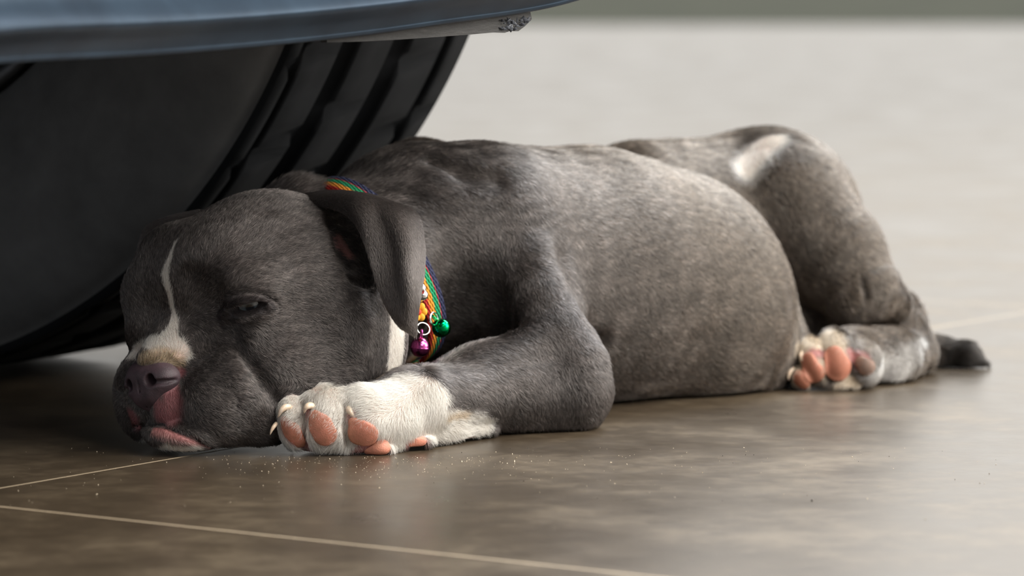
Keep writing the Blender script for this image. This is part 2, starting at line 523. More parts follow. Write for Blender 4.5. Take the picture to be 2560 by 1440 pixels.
# face details
NOSE_AT = HL(0.9, 0, 4.3)
scratch([(520, 720), (545, 770), (565, 815)], 0.007, 0.012, 'sub', inset=0.0035)      # inner corner hollow
scratch([(583, 850), (615, 915), (655, 965), (700, 1010)], 0.0035, 0.008, 'sub', inset=0.0015)
scratch([(560, 880), (595, 940), (640, 995)], 0.0040, 0.012, 'add', inset=-0.0034)
scratch([(470, 700), (490, 760)], 0.006, 0.012, 'sub', inset=0.003)
EYE_HIT = D.hit(613, 771); EYE_N = D.grad(EYE_HIT[None])[0]
EYE_C = EYE_HIT - EYE_N * 0.0078
D.ell(EYE_C, (0.0122, 0.0100, 0.0096), k=0.010)
def arc(pix, n=24):
    H = np.array([D.hit(*q) for q in pix])
    return catmull(H, n)
def catmull(C, n):
    """rows of control points -> n dense rows (Catmull-Rom along the first axis)"""
    C = np.asarray(C, float); m = len(C)
    E = np.concatenate([2 * C[:1] - C[1:2], C, 2 * C[-1:] - C[-2:-1]])
    out = []
    for s_ in np.linspace(0, m - 1, n):
        i = min(int(s_), m - 2); t_ = s_ - i
        p0, p1, p2, p3 = E[i], E[i + 1], E[i + 2], E[i + 3]
        out.append(0.5 * ((2 * p1) + (-p0 + p2) * t_ + (2 * p0 - 5 * p1 + 4 * p2 - p3) * t_ ** 2 + (-p0 + 3 * p1 - 3 * p2 + p3) * t_ ** 3))
    return np.array(out)
LID_UP = arc([(552, 790), (566, 776), (588, 761), (615, 753), (642, 753), (662, 759), (680, 771)])
LID_LO = arc([(552, 792), (575, 794), (605, 796), (635, 792), (662, 782), (680, 772)])
FOLD = arc([(560, 748), (585, 736), (615, 730), (650, 735), (690, 754)])
h = D.hit(617, 773); n_ = D.grad(h[None])[0]
a_, c_ = D.hit(562, 785), D.hit(672, 768)
ex = (c_ - a_) / np.linalg.norm(c_ - a_); ez = np.cross(ex, n_); ez /= np.linalg.norm(ez); ey = np.cross(ez, ex)
for L, r_ in ((LID_UP, 0.0014), (LID_LO, 0.0012)):
    for i in range(len(L) - 1): D.caps(L[i], L[i + 1], r_, r_, 0.003)
D.ell(h - n_ * 0.0005, (0.0124, 0.0060, 0.0037), np.stack([ex, ey, ez]), 0.0012, 'sub')
for i in range(len(FOLD) - 1): D.caps(FOLD[i], FOLD[i + 1], 0.0007, 0.0007, 0.003, 'sub')
# mouth and philtrum
scratch([(338, 1066), (365, 1062), (400, 1060), (440, 1078), (485, 1097), (530, 1118), (556, 1132)], 0.0012, 0.003, 'sub')
scratch([(582, 985), (592, 998), (586, 1015), (600, 1020)], 0.0006, 0.002, 'sub')
# temple, cheek and ear-root folds
scratch([(890, 740), (905, 800), (900, 870)], 0.004, 0.010, 'add', inset=-0.003)
scratch([(862, 555), (882, 610), (905, 670)], 0.012, 0.006, 'sub', inset=0.001)
scratch([(832, 585), (850, 625), (880, 655)], 0.0028, 0.004, 'add', inset=-0.001)
scratch([(870, 700), (905, 705), (935, 700)], 0.003, 0.006, 'add', inset=-0.001)

# nose leather, shaped finer than the body
D = NOSEF = Field(HL(0.6, 0, 3.8) - 0.035, HL(0.6, 0, 3.8) + 0.035, 0.0005)
NR = math.radians(14)
def nl(q):
    b_, l, u = q[:3]; v = u - 3.8
    return (b_, l * math.cos(NR) - v * math.sin(NR), 3.8 + v * math.cos(NR) + l * math.sin(NR)) + tuple(q[3:])
def nb(b_, l, u, r, k): c = nl((b_, l, u)); hball(c[0], c[1], c[2], r[0], r[1], r[2], k)
def nc(a, b_, k, op='add'): hcap(nl(a), nl(b_), k, op)
nb(1.35, 0, 4.05, (1.40, 1.80, 1.10), 0.004)
nb(0.95, 0.95, 3.80, (0.85, 0.85, 0.82), 0.006)
nb(0.95, -0.95, 3.80, (0.85, 0.85, 0.82), 0.006)
nc((0.85, 0.40, 3.2, 0.80), (0.85, -0.40, 3.2, 0.80), 0.006)
nc((0.90, 0, 3.0, 0.70), (1.05, 0, 2.15, 0.34), 0.006)
for sg in (1, -1):
    nc((0.0, 0.88 * sg, 3.80, 0.32), (0.9, 0.80 * sg, 4.05, 0.26), 0.0020, 'sub')
    nc((0.02, 1.02 * sg, 3.66, 0.17), (0.42, 1.60 * sg, 3.58, 0.13), 0.0020, 'sub')
    nc((0.42, 1.60 * sg, 3.58, 0.13), (1.10, 1.85 * sg, 3.60, 0.08), 0.0020, 'sub')
nc((-0.14, 0, 4.0, 0.06), (0.55, 0, 2.2, 0.06), 0.0018, 'sub')
D = BODY

def sheet(rows, nu, nv, thick):
    """rows[i][j] = (px, py, y): a curved skin with its own thickness, closed round the edge"""
    C = np.array([[P(*q) for q in r] for r in rows])
    A = catmull(C, nu)
    A = catmull(A.transpose(1, 0, 2), nv).transpose(1, 0, 2)
    du = np.gradient(A, axis=0); dv = np.gradient(A, axis=1)
    N = np.cross(du, dv); N /= np.maximum(np.linalg.norm(N, axis=2, keepdims=True), 1e-9)
    if N[nu // 2, nv // 2] @ (CAM - A[nu // 2, nv // 2]) < 0: N = -N
    v = np.linspace(-1, 1, nv)[None, :, None]; u = np.linspace(-1, 1, nu)[:, None, None]
    th = thick * (np.sqrt(np.maximum(1 - v ** 6, 0)) * np.sqrt(np.maximum(1 - np.maximum(u, 0) ** 8, 0)) * 0.5)
    top = A + N * th; bot = A - N * th
    V = np.concatenate([top.reshape(-1, 3), bot.reshape(-1, 3)])
    i = np.arange(nu - 1)[:, None] * nv + np.arange(nv - 1)[None, :]
    i = i.ravel()
    Q1 = np.stack([i, i + 1, i + nv + 1, i + nv], 1)
    a, b_, c, d = V[Q1[nv * nu // 3]]
    if np.cross(b_ - a, d - a) @ (CAM - a) < 0: Q1 = Q1[:, ::-1]
    Q2 = Q1[:, ::-1] + nu * nv
    return V, np.concatenate([Q1, Q2]), nu * nv
EAR = [
 [(700, 530, .070), (715, 515, .068), (730, 505, .072), (745, 495, .080), (760, 488, .090)],
 [(770, 516, .057), (788, 502, .053), (806, 492, .056), (822, 486, .064), (836, 480, .078)],
 [(826, 520, .042), (845, 503, .037), (865, 492, .040), (890, 488, .052), (910, 488, .072)],
 [(868, 540, .030), (886, 520, .025), (912, 506, .029), (945, 502, .044), (975, 506, .068)],
 [(897, 575, .021), (915, 562, .019), (950, 550, .022), (992, 537, .024), (1042, 536, .056)],
 [(922, 640, .013), (940, 632, .014), (980, 618, .014), (1018, 610, .010), (1060, 606, .040)],
 [(940, 702, .011), (957, 696, .011), (990, 686, .009), (1022, 680, .004), (1060, 676, .030)],
 [(963, 762, .012), (978, 758, .010), (1003, 750, .007), (1025, 745, .005), (1050, 742, .022)],
 [(994, 808, .016), (1002, 806, .012), (1015, 802, .009), (1028, 798, .011), (1042, 795, .022)],
 [(1026, 832, .020), (1029, 834, .018), (1032, 836, .017), (1036, 836, .018), (1040, 832, .020)],
]
FAR_EAR = [
 [(500, 540, .070), (505, 530, .080), (515, 528, .095)],
 [(440, 560, .070), (425, 548, .082), (440, 545, .098)],
 [(400, 600, .074), (372, 572, .084), (390, 570, .100)],
 [(380, 640, .076), (352, 620, .086), (365, 615, .098)],
 [(365, 680, .078), (350, 668, .084), (355, 665, .090)],
]
print('shaped', time.time() - T0)
NECKF = BODY.f.copy()                      # trunk, neck and limbs before the head joins
NECK = Field.__new__(Field); NECK.lo, NECK.vox, NECK.n, NECK.f = BODY.lo, BODY.vox, BODY.n, NECKF
def merge(A, B, k):
    h_ = np.maximum(k - np.abs(A.f - B.f), 0) / k
    A.f = np.minimum(A.f, B.f) - h_ * h_ * h_ * np.float32(k / 6.0)
D = HD
for sg in (1, -1):
    nc((0.3, 0.90 * sg, 3.9, 0.50), (1.8, 0.80 * sg, 4.1, 0.40), 0.002, 'sub')
D = BODY
merge(BODY, HD, 0.002)
D.floor_clip(0.0004)
V, Q = D.mesh()
print('mesh', len(V), time.time() - T0)

# ------------------------------------------------------------------ coat markings (where the dog itself is white or pink)
def hits(pix):
    return [D.hit(*q) for q in pix]
MARKS = []     # (points, radii, kind)
def mark(kind, pix, soft=0.25, limb=False):
    pts, rad = [], []
    for x, y, r_ in pix:
        h_ = D.hit(x, y)
        if h_ is None: continue
        pts.append(h_); rad.append(r_ * S(h_[1]))
    MARKS.append((kind, np.array(pts), np.array(rad), soft, limb))
mark('white', [(438, 610, 2), (424, 650, 7), (412, 692, 15), (424, 735, 9), (430, 775, 9), (434, 815, 13), (422, 850, 24), (390, 868, 26), (350, 880, 22), (322, 896, 16)], 0.5)
mark('white', [(422, 850, 22), (455, 880, 22)], 0.7)
mark('white', [(366, 1102, 16), (420, 1116, 21), (480, 1121, 19), (545, 1126, 14)], 0.4)
mark('white', [(988, 770, 34), (992, 850, 36), (985, 920, 34)], 0.15)
mark('white', [(690, 1050, 60), (760, 1050, 100), (860, 1050, 105), (960, 1030, 108), (1030, 1010, 100), (1062, 1000, 72)], 0.12, True)
mark('white', [(1080, 1050, 48), (1150, 1066, 42), (1205, 1062, 34)], 0.2, True)
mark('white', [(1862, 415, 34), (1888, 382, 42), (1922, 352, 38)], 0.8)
mark('cream', [(2020, 862, 34), (2068, 850, 42), (2085, 890, 46), (2040, 900, 50), (2005, 940, 36)], 0.5)
mark('cream', [(2110, 950, 24), (2160, 960, 12)], 0.5)
mark('pale', [(2190, 935, 44), (2250, 920, 48), (2295, 880, 30), (2310, 850, 14)], 1.0)
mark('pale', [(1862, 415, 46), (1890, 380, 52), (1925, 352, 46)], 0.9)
mark('pale', [(1175, 1030, 14), (1225, 1048, 16)], 1.2, True)
mark('pink', [(425, 965, 17), (432, 1000, 26), (424, 1036, 26), (400, 1042, 20), (398, 1010, 18)], 1.1)
mark('pink', [(330, 1040, 24), (345, 1060, 16)], 0.6)
mark('rose', [(385, 1078, 9), (430, 1087, 12), (480, 1101, 9), (528, 1117, 5)], 1.0)
mark('dusk', [(550, 776, 12), (580, 758, 14), (640, 752, 15), (680, 764, 11)], 1.0)
mark('dusk', [(570, 797, 11), (640, 799, 10)], 1.0)
mark('pink', [(446, 930, 14)], 0.8)
mark('rose', [(842, 592, 10), (852, 612, 14), (868, 634, 11)], 0.8)
mark('rose', [(715, 1062, 22), (735, 1090, 24), (760, 1110, 16)], 0.5, True)
mark('rose', [(770, 1020, 16)], 0.6, True)
mark('rose', [(882, 1030, 16)], 0.6, True)
mark('rose', [(900, 1128, 22), (955, 1124, 26)], 0.4, True)
mark('rose', [(1020, 1106, 16), (1055, 1102, 16)], 0.4, True)
mark('rose', [(2030, 880, 14), (2060, 880, 12), (2130, 880, 16), (2160, 905, 22)], 0.6)
mark('tan', [(350, 905, 14), (400, 892, 20), (440, 900, 18)], 0.9)
mark('tan', [(960, 930, 20), (1040, 912, 24)], 0.9, True)
mark('tan', [(1120, 1038, 10), (1160, 1036, 9)], 0.9, True)
EYE_M = P(618, 775, 0.0)
mark('dark', [(556, 790, 15), (590, 775, 24), (640, 770, 23), (672, 768, 13)], 0.7)
mark('dark', [(545, 790, 10), (552, 815, 7)], 0.8)
mark('dark', [(338, 1062, 6), (400, 1060, 7), (440, 1076, 6), (485, 1096, 5), (530, 1117, 5)], 0.5)
BASE = {'coat': (0.112, 0.098, 0.092), 'white': (0.76, 0.73, 0.67), 'pale': (0.46, 0.44, 0.42), 'dusk': (0.05, 0.041, 0.040), 'cream': (0.66, 0.55, 0.42), 'rose': (0.46, 0.20, 0.19), 'pink': (0.25, 0.105, 0.11), 'tan': (0.55, 0.42, 0.28), 'dark': (0.03, 0.024, 0.024)}
def seg_dist(p, pts, rad):
    """distance to the marking measured in its own radius"""
    best = np.full(len(p), 9.0)
    if len(pts) == 1:
        return np.linalg.norm(p - pts[0], axis=1) / rad[0]
    for i in range(len(pts) - 1):
        a, b_ = pts[i], pts[i + 1]; ab = b_ - a
        t_ = np.clip(((p - a) @ ab) / max(ab @ ab, 1e-12), 0, 1)
        d = np.linalg.norm(p - (a + t_[:, None] * ab), axis=1) / (rad[i] + t_ * (rad[i + 1] - rad[i]))
        best = np.minimum(best, d)
    return best
def coat(p, jitter=0.0):
    col = np.tile(np.array(BASE['coat']), (len(p), 1))
    headd = HD.val(p)
    w = {k: np.zeros(len(p)) for k in BASE}
    # the trunk is a touch browner than the blue-grey head and legs
    br = np.clip((p[:, 1] - 0.13) / 0.12, 0, 1)[:, None]
    col = col * (1 - br) + br * np.array((0.140, 0.115, 0.094))
    tail = np.clip((p[:, 0] - 0.262) / 0.01, 0, 1)[:, None] * (p[:, 1] > 0.40)[:, None]
    col = col * (1 - 0.8 * tail)
    for kind, pts, rad, soft, limb in MARKS:
        if len(pts) == 0: continue
        lo = pts.min(0) - rad.max() * 2; hi = pts.max(0) + rad.max() * 2
        m = ((p > lo) & (p < hi)).all(1)
        if limb: m &= headd > 0.0012
        if not m.any(): continue
        i = np.where(m)[0]
        d = seg_dist(p[i], pts, rad) + (rng.normal(0, jitter, len(i)) if jitter else 0)
        a = np.clip((1 + soft / 2 - d) / soft, 0, 1); a = a * a * (3 - 2 * a)
        if jitter and kind in ('white', 'cream', 'pale'): a = (a > rng.random(len(i))).astype(float) * 0.85 + a * 0.15
        w[kind][i] = np.maximum(w[kind][i], a)
    for k in ('dusk', 'pale', 'white', 'cream', 'tan', 'pink', 'rose', 'dark'):
        a = w[k][:, None] * (0.75 if k == 'tan' else 1)
        col = col * (1 - a) + np.array(BASE[k]) * a
    return col, w

def attr_mat(name, rough, attr, spec=0.3, sub=0.0, noise_scale=None):
    m, t, b = new_mat(name, rough, spec=spec)
    a = t.nodes.new('ShaderNodeAttribute'); a.attribute_name = attr
    if noise_scale:
        n_ = noise_tex(t, noise_scale, 4)
        mp_ = t.nodes.new('ShaderNodeMapRange'); t.links.new(n_.outputs['Fac'], mp_.inputs['Value'])
        mp_.inputs['To Min'].default_value = 0.7; mp_.inputs['To Max'].default_value = 1.25
        vm = t.nodes.new('ShaderNodeVectorMath'); vm.operation = 'SCALE'
        t.links.new(a.outputs['Color'], vm.inputs[0]); t.links.new(mp_.outputs[0], vm.inputs['Scale'])
        t.links.new(vm.outputs[0], b.inputs['Base Color'])
        bump(t, b, n_.outputs['Fac'], 0.4, 0.0006)
    else:
        t.links.new(a.outputs['Color'], b.inputs['Base Color'])
    b.inputs['Subsurface Weight'].default_value = sub
    b.inputs['Subsurface Radius'].default_value = (1, 0.4, 0.25)
    b.inputs['Subsurface Scale'].default_value = 0.003
    return m
skin_m = attr_mat('skin', 0.55, 'coat', 0.35, 0.0, 900)
fur_m = bpy.data.materials.new('fur'); fur_m.use_nodes = True
t = fur_m.node_tree; t.nodes.clear()
out = t.nodes.new('ShaderNodeOutputMaterial')
at = t.nodes.new('ShaderNodeAttribute'); at.attribute_name = 'hair_colour'
pb = t.nodes.new('ShaderNodeBsdfHairPrincipled')
pb.model = 'CHIANG'; pb.parametrization = 'COLOR'
pb.inputs['Roughness'].default_value = 0.32
pb.inputs['Radial Roughness'].default_value = 0.55
pb.inputs['Coat'].default_value = 0.0
gm_ = t.nodes.new('ShaderNodeGamma'); gm_.inputs['Gamma'].default_value = 1.5
t.links.new(at.outputs['Color'], gm_.inputs['Color'])
t.links.new(gm_.outputs[0], pb.inputs['Color'])
pd = t.nodes.new('ShaderNodeBsdfPrincipled')
pd.inputs['Roughness'].default_value = 0.5; pd.inputs['Specular IOR Level'].default_value = 0.3
t.links.new(at.outputs['Color'], pd.inputs['Base Color'])
ms = t.nodes.new('ShaderNodeMixShader'); ms.inputs[0].default_value = 0.6
t.links.new(pd.outputs[0], ms.inputs[1]); t.links.new(pb.outputs[0], ms.inputs[2])
t.links.new(ms.outputs[0], out.inputs[0])

def set_attr(me, name, col):
    a = me.color_attributes.new(name, 'FLOAT_COLOR', 'POINT')
    c4 = np.ones((len(col), 4), dtype=np.float32); c4[:, :3] = col
    a.data.foreach_set('color', c4.ravel())

# ------------------------------------------------------------------ lie of the coat
FLOW = []
def flow(x0, y0, x1, y1):
    a, b_ = D.hit(x0, y0), D.hit(x1, y1)
    if a is None or b_ is None: return
    v = b_ - a
    if np.linalg.norm(v) > 6 * np.hypot(x1 - x0, y1 - y0) * 2.2e-4: return
    FLOW.append((a, v / np.linalg.norm(v)))
for f_ in [(430, 850, 436, 780), (430, 740, 440, 680), (380, 700, 395, 640), (350, 760, 345, 700), (480, 640, 510, 570), (560, 580, 620, 520), (640, 520, 710, 490),
           (520, 700, 560, 660), (600, 700, 660, 680), (700, 620, 770, 590), (720, 760, 790, 770), (600, 830, 660, 860), (500, 850, 540, 900), (480, 930, 540, 960),
           (520, 1000, 580, 1025), (600, 1060, 650, 1080), (700, 870, 770, 885), (800, 800, 860, 820), (850, 900, 905, 915), (780, 930, 830, 930), (900, 800, 920, 850), (940, 850, 940, 900),
           (440, 1000, 450, 1040), (420, 1100, 430, 1130), (500, 1115, 510, 1135), (340, 1060, 330, 1090), (330, 900, 350, 880), (720, 470, 780, 455),
           (840, 430, 900, 410), (960, 420, 1030, 400), (1080, 380, 1150, 400), (1100, 500, 1160, 540), (1090, 650, 1150, 700), (1120, 780, 1180, 800), (1220, 420, 1280, 450),
           (1250, 600, 1300, 680), (1300, 780, 1340, 840), (1180, 860, 1240, 900), (1150, 960, 1200, 1010), (1280, 960, 1320, 1030), (1400, 860, 1450, 930), (1450, 960, 1470, 1030), (1480, 1030, 1480, 1060),
           (1000, 960, 960, 965), (1060, 1000, 1055, 1050), (940, 1000, 915, 1000), (860, 985, 850, 1000), (950, 1080, 945, 1120), (1020, 1070, 1015, 1105), (1150, 1050, 1200, 1070), (740, 990, 720, 1020),
           (1380, 640, 1430, 700), (1430, 760, 1470, 830), (1450, 500, 1520, 540), (1560, 430, 1640, 460), (1600, 600, 1660, 650), (1550, 750, 1600, 810), (1580, 900, 1630, 950), (1700, 500, 1780, 550),
           (1750, 650, 1810, 710), (1750, 820, 1810, 870), (1850, 600, 1900, 680), (1900, 760, 1940, 820), (1850, 930, 1910, 940), (1960, 780, 1990, 830), (1560, 380, 1650, 380), (1750, 360, 1830, 370),
           (1900, 400, 1930, 470), (1980, 400, 2030, 470), (2000, 560, 2050, 640), (2100, 600, 2140, 680), (2100, 720, 2150, 750), (2240, 820, 2260, 870), (2280, 880, 2230, 900), (2180, 890, 2140, 890), (2080, 850, 2070, 880), (2030, 860, 2020, 890),
           (2360, 880, 2420, 905), (985, 780, 990, 840), (990, 850, 990, 900)]:
    flow(*f_)
FP = np.array([a for a, _ in FLOW]); FD = np.array([b_ for _, b_ in FLOW])
def comb(p, n_):
    out_ = np.empty_like(p)
    for i in range(0, len(p), 50000):
        q = p[i:i + 50000]
        d2 = ((q[:, None, :] - FP[None]) ** 2).sum(2) + 6e-6
        w_ = 1 / d2 ** 2
        out_[i:i + 50000] = (w_ @ FD) / w_.sum(1, keepdims=True)
    out_ -= n_ * (out_ * n_).sum(1, keepdims=True)
    l_ = np.linalg.norm(out_, axis=1, keepdims=True)
    alt = np.cross(n_, np.array([0.6, -0.6, 0.5]))
    out_ = np.where(l_ > 0.05, out_ / np.maximum(l_, 1e-6), alt)
    return out_

def smooth_noise(p, scale, seed):
    """cheap value noise in space: a few random sine waves"""
    r_ = np.random.default_rng(seed); out_ = 0
    for k in range(7):
        kvec = r_.normal(size=3); kvec *= scale * (0.6 + 0.9 * r_.random()) / np.linalg.norm(kvec)
        out_ = out_ + np.sin(p @ kvec + r_.random() * 6.28)
    return out_ / 2.6

N_PTS = 4
def make_fur(parent, P0, N0, T, L, R, C, lift):
    n = len(P0)
    s_ = np.linspace(0, 1, N_PTS)[None, :, None]
    lf = lift[:, None, None] if hasattr(lift, '__len__') else lift
    base = (P0 - N0 * 0.0003)[:, None, :]
    # rises from the root, then lies along the coat
    pts = base + (T[:, None, :] * (s_ * (1 - 0.25 * lf)) + N0[:, None, :] * (lf * (s_ * 1.35 - 0.62 * s_ ** 2))) * L[:, None, None]
    pts[..., 2] = np.maximum(pts[..., 2], 0.0002)
    pts = pts - np.array(parent_origin(parent))
    hc = bpy.data.hair_curves.new('fur')
    hc.add_curves([N_PTS] * n)
    hc.attributes['position'].data.foreach_set('vector', pts.astype(np.float32).ravel())
    prof = np.array([1.0, 0.9, 0.62, 0.12])[None, :]
    ra = hc.attributes.get('radius') or hc.attributes.new('radius', 'FLOAT', 'POINT')
    ra.data.foreach_set('value', (R[:, None] * prof).astype(np.float32).ravel())
    ca = hc.attributes.new('hair_colour', 'FLOAT_COLOR', 'CURVE')
    c4 = np.ones((n, 4), dtype=np.float32); c4[:, :3] = C
    ca.data.foreach_set('color', c4.ravel())
    hc.materials.append(fur_m)
    o = bpy.data.objects.new('fur', hc)
    o['kind'] = 'stuff'
    return link(o, parent)
def scatter(V, Q, dens):
    """dens per quad (hairs per m2) -> points and quad index"""
    A = V[Q]
    tri = np.concatenate([A[:, [0, 1, 2]], A[:, [0, 2, 3]]]); qi = np.concatenate([np.arange(len(Q))] * 2)
    ar = 0.5 * np.linalg.norm(np.cross(tri[:, 1] - tri[:, 0], tri[:, 2] - tri[:, 0]), axis=1)
    ex_ = ar * dens[qi]
    cnt = np.floor(ex_ + rng.random(len(ex_))).astype(int)
    ti = np.repeat(np.arange(len(tri)), cnt)
    u = rng.random(len(ti)); v = rng.random(len(ti)); f_ = u + v > 1; u[f_] = 1 - u[f_]; v[f_] = 1 - v[f_]
    p = tri[ti, 0] + u[:, None] * (tri[ti, 1] - tri[ti, 0]) + v[:, None] * (tri[ti, 2] - tri[ti, 0])
    return p, qi[ti]

# ------------------------------------------------------------------ dog object and its body
DOG = empty('dog', (0.02, 0.12, 0), 'grey puppy with white blaze and white paws lying on the tiles, half asleep', 'dog')
col, w = coat(V)
skin = col * 0.45
for k in ('pink', 'rose', 'dark'):
    skin = skin * (1 - w[k][:, None]) + np.array(BASE[k]) * w[k][:, None]
wm = w['white'][:, None] * (1 - np.maximum(w['pink'], w['rose'])[:, None])
skin = skin * (1 - wm) + np.array((0.66, 0.50, 0.44)) * wm
body = np_mesh('body', V, Q, skin_m, DOG)
set_attr(body.data, 'coat', skin)

PADS = []     # (centre chain, radius) of the bare pads: no hair there
def pad(name, pix, t_=0.0016, k=0.0016, vox=0.0004, parent=None, mat=None, label=None):
    """a leathery cushion that follows the skin below it"""
    pts = [(D.hit(x, y), r_) for x, y, r_ in pix]
    pts = [(h_, r_ * S(h_[1])) for h_, r_ in pts if h_ is not None]
    c = np.array([a for a, _ in pts]); rm = max(b_ for _, b_ in pts)
    lo = c.min(0) - rm - 0.003; hi = c.max(0) + rm + 0.003
    F_ = Field(lo, hi, vox)
    for i in range(max(len(pts) - 1, 1)):
        j = min(i + 1, len(pts) - 1)
        F_.caps(pts[i][0], pts[j][0] + 1e-6, pts[i][1], pts[j][1], 0.003)
    ax = [F_.lo[i] + vox * np.arange(F_.n[i]) for i in range(3)]
    X, Y, Z = np.meshgrid(*ax, indexing='ij')
    bd = D.val(np.stack([X.ravel(), Y.ravel(), Z.ravel()], 1)).reshape(X.shape)
    shell = np.maximum(bd - t_, -bd - 0.0025)
    shell = np.maximum(shell, 0.0003 - Z)
    h_ = np.maximum(k - np.abs(F_.f - shell), 0) / k
    F_.f = (np.maximum(F_.f, shell) + h_ ** 3 * k / 6).astype(np.float32)
    PADS.append((c, np.array([b_ for _, b_ in pts])))
    v_, q_ = F_.mesh()
    o = np_mesh(name, v_, q_, mat, parent)
    if label: o['label'] = label
    return o
def leather(name, c0, c1, rough=0.55, scale=1400, sub=0.15):
    m, t, b = new_mat(name, rough, c0)
    n_ = noise_tex(t, 90, 4); n2_ = noise_tex(t, scale, 3)
    r_ = ramp(t, n_.outputs['Fac'], [(0.35, c0), (0.65, c1)])
    t.links.new(r_.outputs[0], b.inputs['Base Color'])
    bump(t, b, n2_.outputs['Fac'], 0.5, 0.0004)
    b.inputs['Subsurface Weight'].default_value = sub
    b.inputs['Subsurface Radius'].default_value = (1, 0.35, 0.2); b.inputs['Subsurface Scale'].default_value = 0.003
    return m
pad_m = leather('paw_leather', (0.66, 0.25, 0.17), (0.40, 0.17, 0.10))
pad_hind_m = leather('hind_paw_leather', (0.52, 0.20, 0.13), (0.38, 0.15, 0.09))
pad_dark_m = leather('dusky_paw_leather', (0.30, 0.18, 0.13), (0.20, 0.13, 0.10))
pad('paw_pad', [(788, 1040, 16), (800, 1062, 30), (812, 1086, 32)], parent=DOG, mat=pad_m)
pad('paw_pad', [(884, 1056, 14), (903, 1082, 34), (915, 1088, 32)], parent=DOG, mat=pad_m)
pad('paw_pad', [(711, 1052, 15), (727, 1078, 24), (750, 1106, 17)], t_=0.0011, parent=DOG, mat=pad_m)
pad('paw_pad', [(925, 1130, 15), (955, 1120, 24)], t_=0.0010, parent=DOG, mat=pad_m)
pad('paw_pad', [(1028, 1106, 13), (1055, 1104, 13)], t_=0.0010, parent=DOG, mat=pad_m)
pad('paw_pad', [(2085, 890, 26), (2095, 918, 36)], t_=0.0018, parent=DOG, mat=pad_hind_m)
pad('paw_pad', [(2020, 900, 20), (2034, 932, 28)], t_=0.0018, parent=DOG, mat=pad_hind_m)
pad('paw_pad', [(1996, 945, 20), (2010, 962, 16)], t_=0.0014, parent=DOG, mat=pad_hind_m)
pad('paw_pad', [(2152, 905, 16), (2166, 918, 24)], t_=0.0014, parent=DOG, mat=pad_dark_m)

def tube(path, radii, n=14, cap_ends=True):
    path = np.asarray(path, float); m = len(path)
    tg = np.gradient(path, axis=0); tg /= np.linalg.norm(tg, axis=1, keepdims=True)
    up = np.array([0.13, 0.31, 0.94]); V_ = []
    for i in range(m):
        a = np.cross(tg[i], up); a /= np.linalg.norm(a); b_ = np.cross(tg[i], a)
        for k in range(n):
            th = 2 * math.pi * k / n
            V_.append(path[i] + radii[i] * (math.cos(th) * a + math.sin(th) * b_))
    F_ = [(i * n + k, i * n + (k + 1) % n, (i + 1) * n + (k + 1) % n, (i + 1) * n + k) for i in range(m - 1) for k in range(n)]
    if cap_ends:
        F_.append(tuple(range(n))[::-1]); F_.append(tuple((m - 1) * n + k for k in range(n)))
    return V_, F_
claw_m, t, b = new_mat('claw', 0.3, (0.72, 0.60, 0.46), 0.5)
n_ = noise_tex(t, 300, 3); r_ = ramp(t, n_.outputs['Fac'], [(0.3, (0.80, 0.68, 0.55)), (0.7, (0.60, 0.44, 0.30))]); t.links.new(r_.outputs[0], b.inputs['Base Color'])
b.inputs['Subsurface Weight'].default_value = 0.2; b.inputs['Subsurface Scale'].default_value = 0.002
def claw(pix, r0, out_mm):
    """pix: root -> tip; each claw curves off the toe"""
    pts = []
    m = len(pix)
    for i, q in enumerate(pix):
        h_ = D.hit(*q[:2])
        if h_ is None or (len(q) > 2): h_ = P(q[0], q[1], q[2] if len(q) > 2 else pts[-1][1])
        else:
            n_ = D.grad(h_[None])[0]
            h_ = h_ + n_ * (out_mm / 1000 * math.sin(math.pi * (i + 0.6) / m) - 0.0004)
        pts.append(h_)
    C_ = catmull(np.array(pts), 9)
    rr_ = r0 * np.array([0.8, 1.0, 1.0, .95, .88, .76, .6, .4, .12])
    v_, f_ = tube(C_, rr_, 12)
    mesh_obj('claw', v_, f_, claw_m, DOG)
def claw2(pix, r0, lift):
    """root on the toe, then a hook that stands clear of it towards the viewer"""
    h_ = D.hit(*pix[0]); y0 = h_[1]
    pts = [P(q[0], q[1], y0 + 0.001 - lift * math.sin(math.pi * 0.62 * i / (len(pix) - 1))) for i, q in enumerate(pix)]
    C_ = catmull(np.array(pts), 10)
    rr_ = r0 * np.array([0.9, 1.0, 1.02, 1.0, .95, .86, .72, .54, .34, .10])
    v_, f_ = tube(C_, rr_, 14)
    mesh_obj('claw', v_, f_, claw_m, DOG)
claw2([(728, 1020), (714, 1018), (702, 1028), (695, 1044)], 0.00175, 0.0045)
claw2([(786, 1018), (774, 1014), (764, 1020), (760, 1034)], 0.00185, 0.0045)
claw2([(874, 1018), (874, 1026), (880, 1036), (889, 1047)], 0.00185, 0.0040)
mesh_obj('claw', *tube(catmull(np.array([P(691, 1058, -0.008), P(685, 1066, -0.010), P(679, 1076, -0.011), P(675, 1088, -0.011)]), 10), [0.0011 * q for q in (0.9, 1.0, 1.0, 1.0, .95, .86, .72, .54, .34, .10)], 12), claw_m, DOG)
claw2([(2046, 868), (2038, 876), (2038, 888), (2043, 898)], 0.00165, 0.0035)
claw2([(2010, 878), (2003, 886), (2002, 896), (2004, 906)], 0.00150, 0.0035)
claw2([(2134, 866), (2138, 874), (2143, 884), (2147, 894)], 0.00125, 0.0030)
claw([(1984, 920, 0.292), (1975, 930, 0.290), (1971, 942, 0.289), (1972, 950, 0.289)], 0.00120, 1.0)

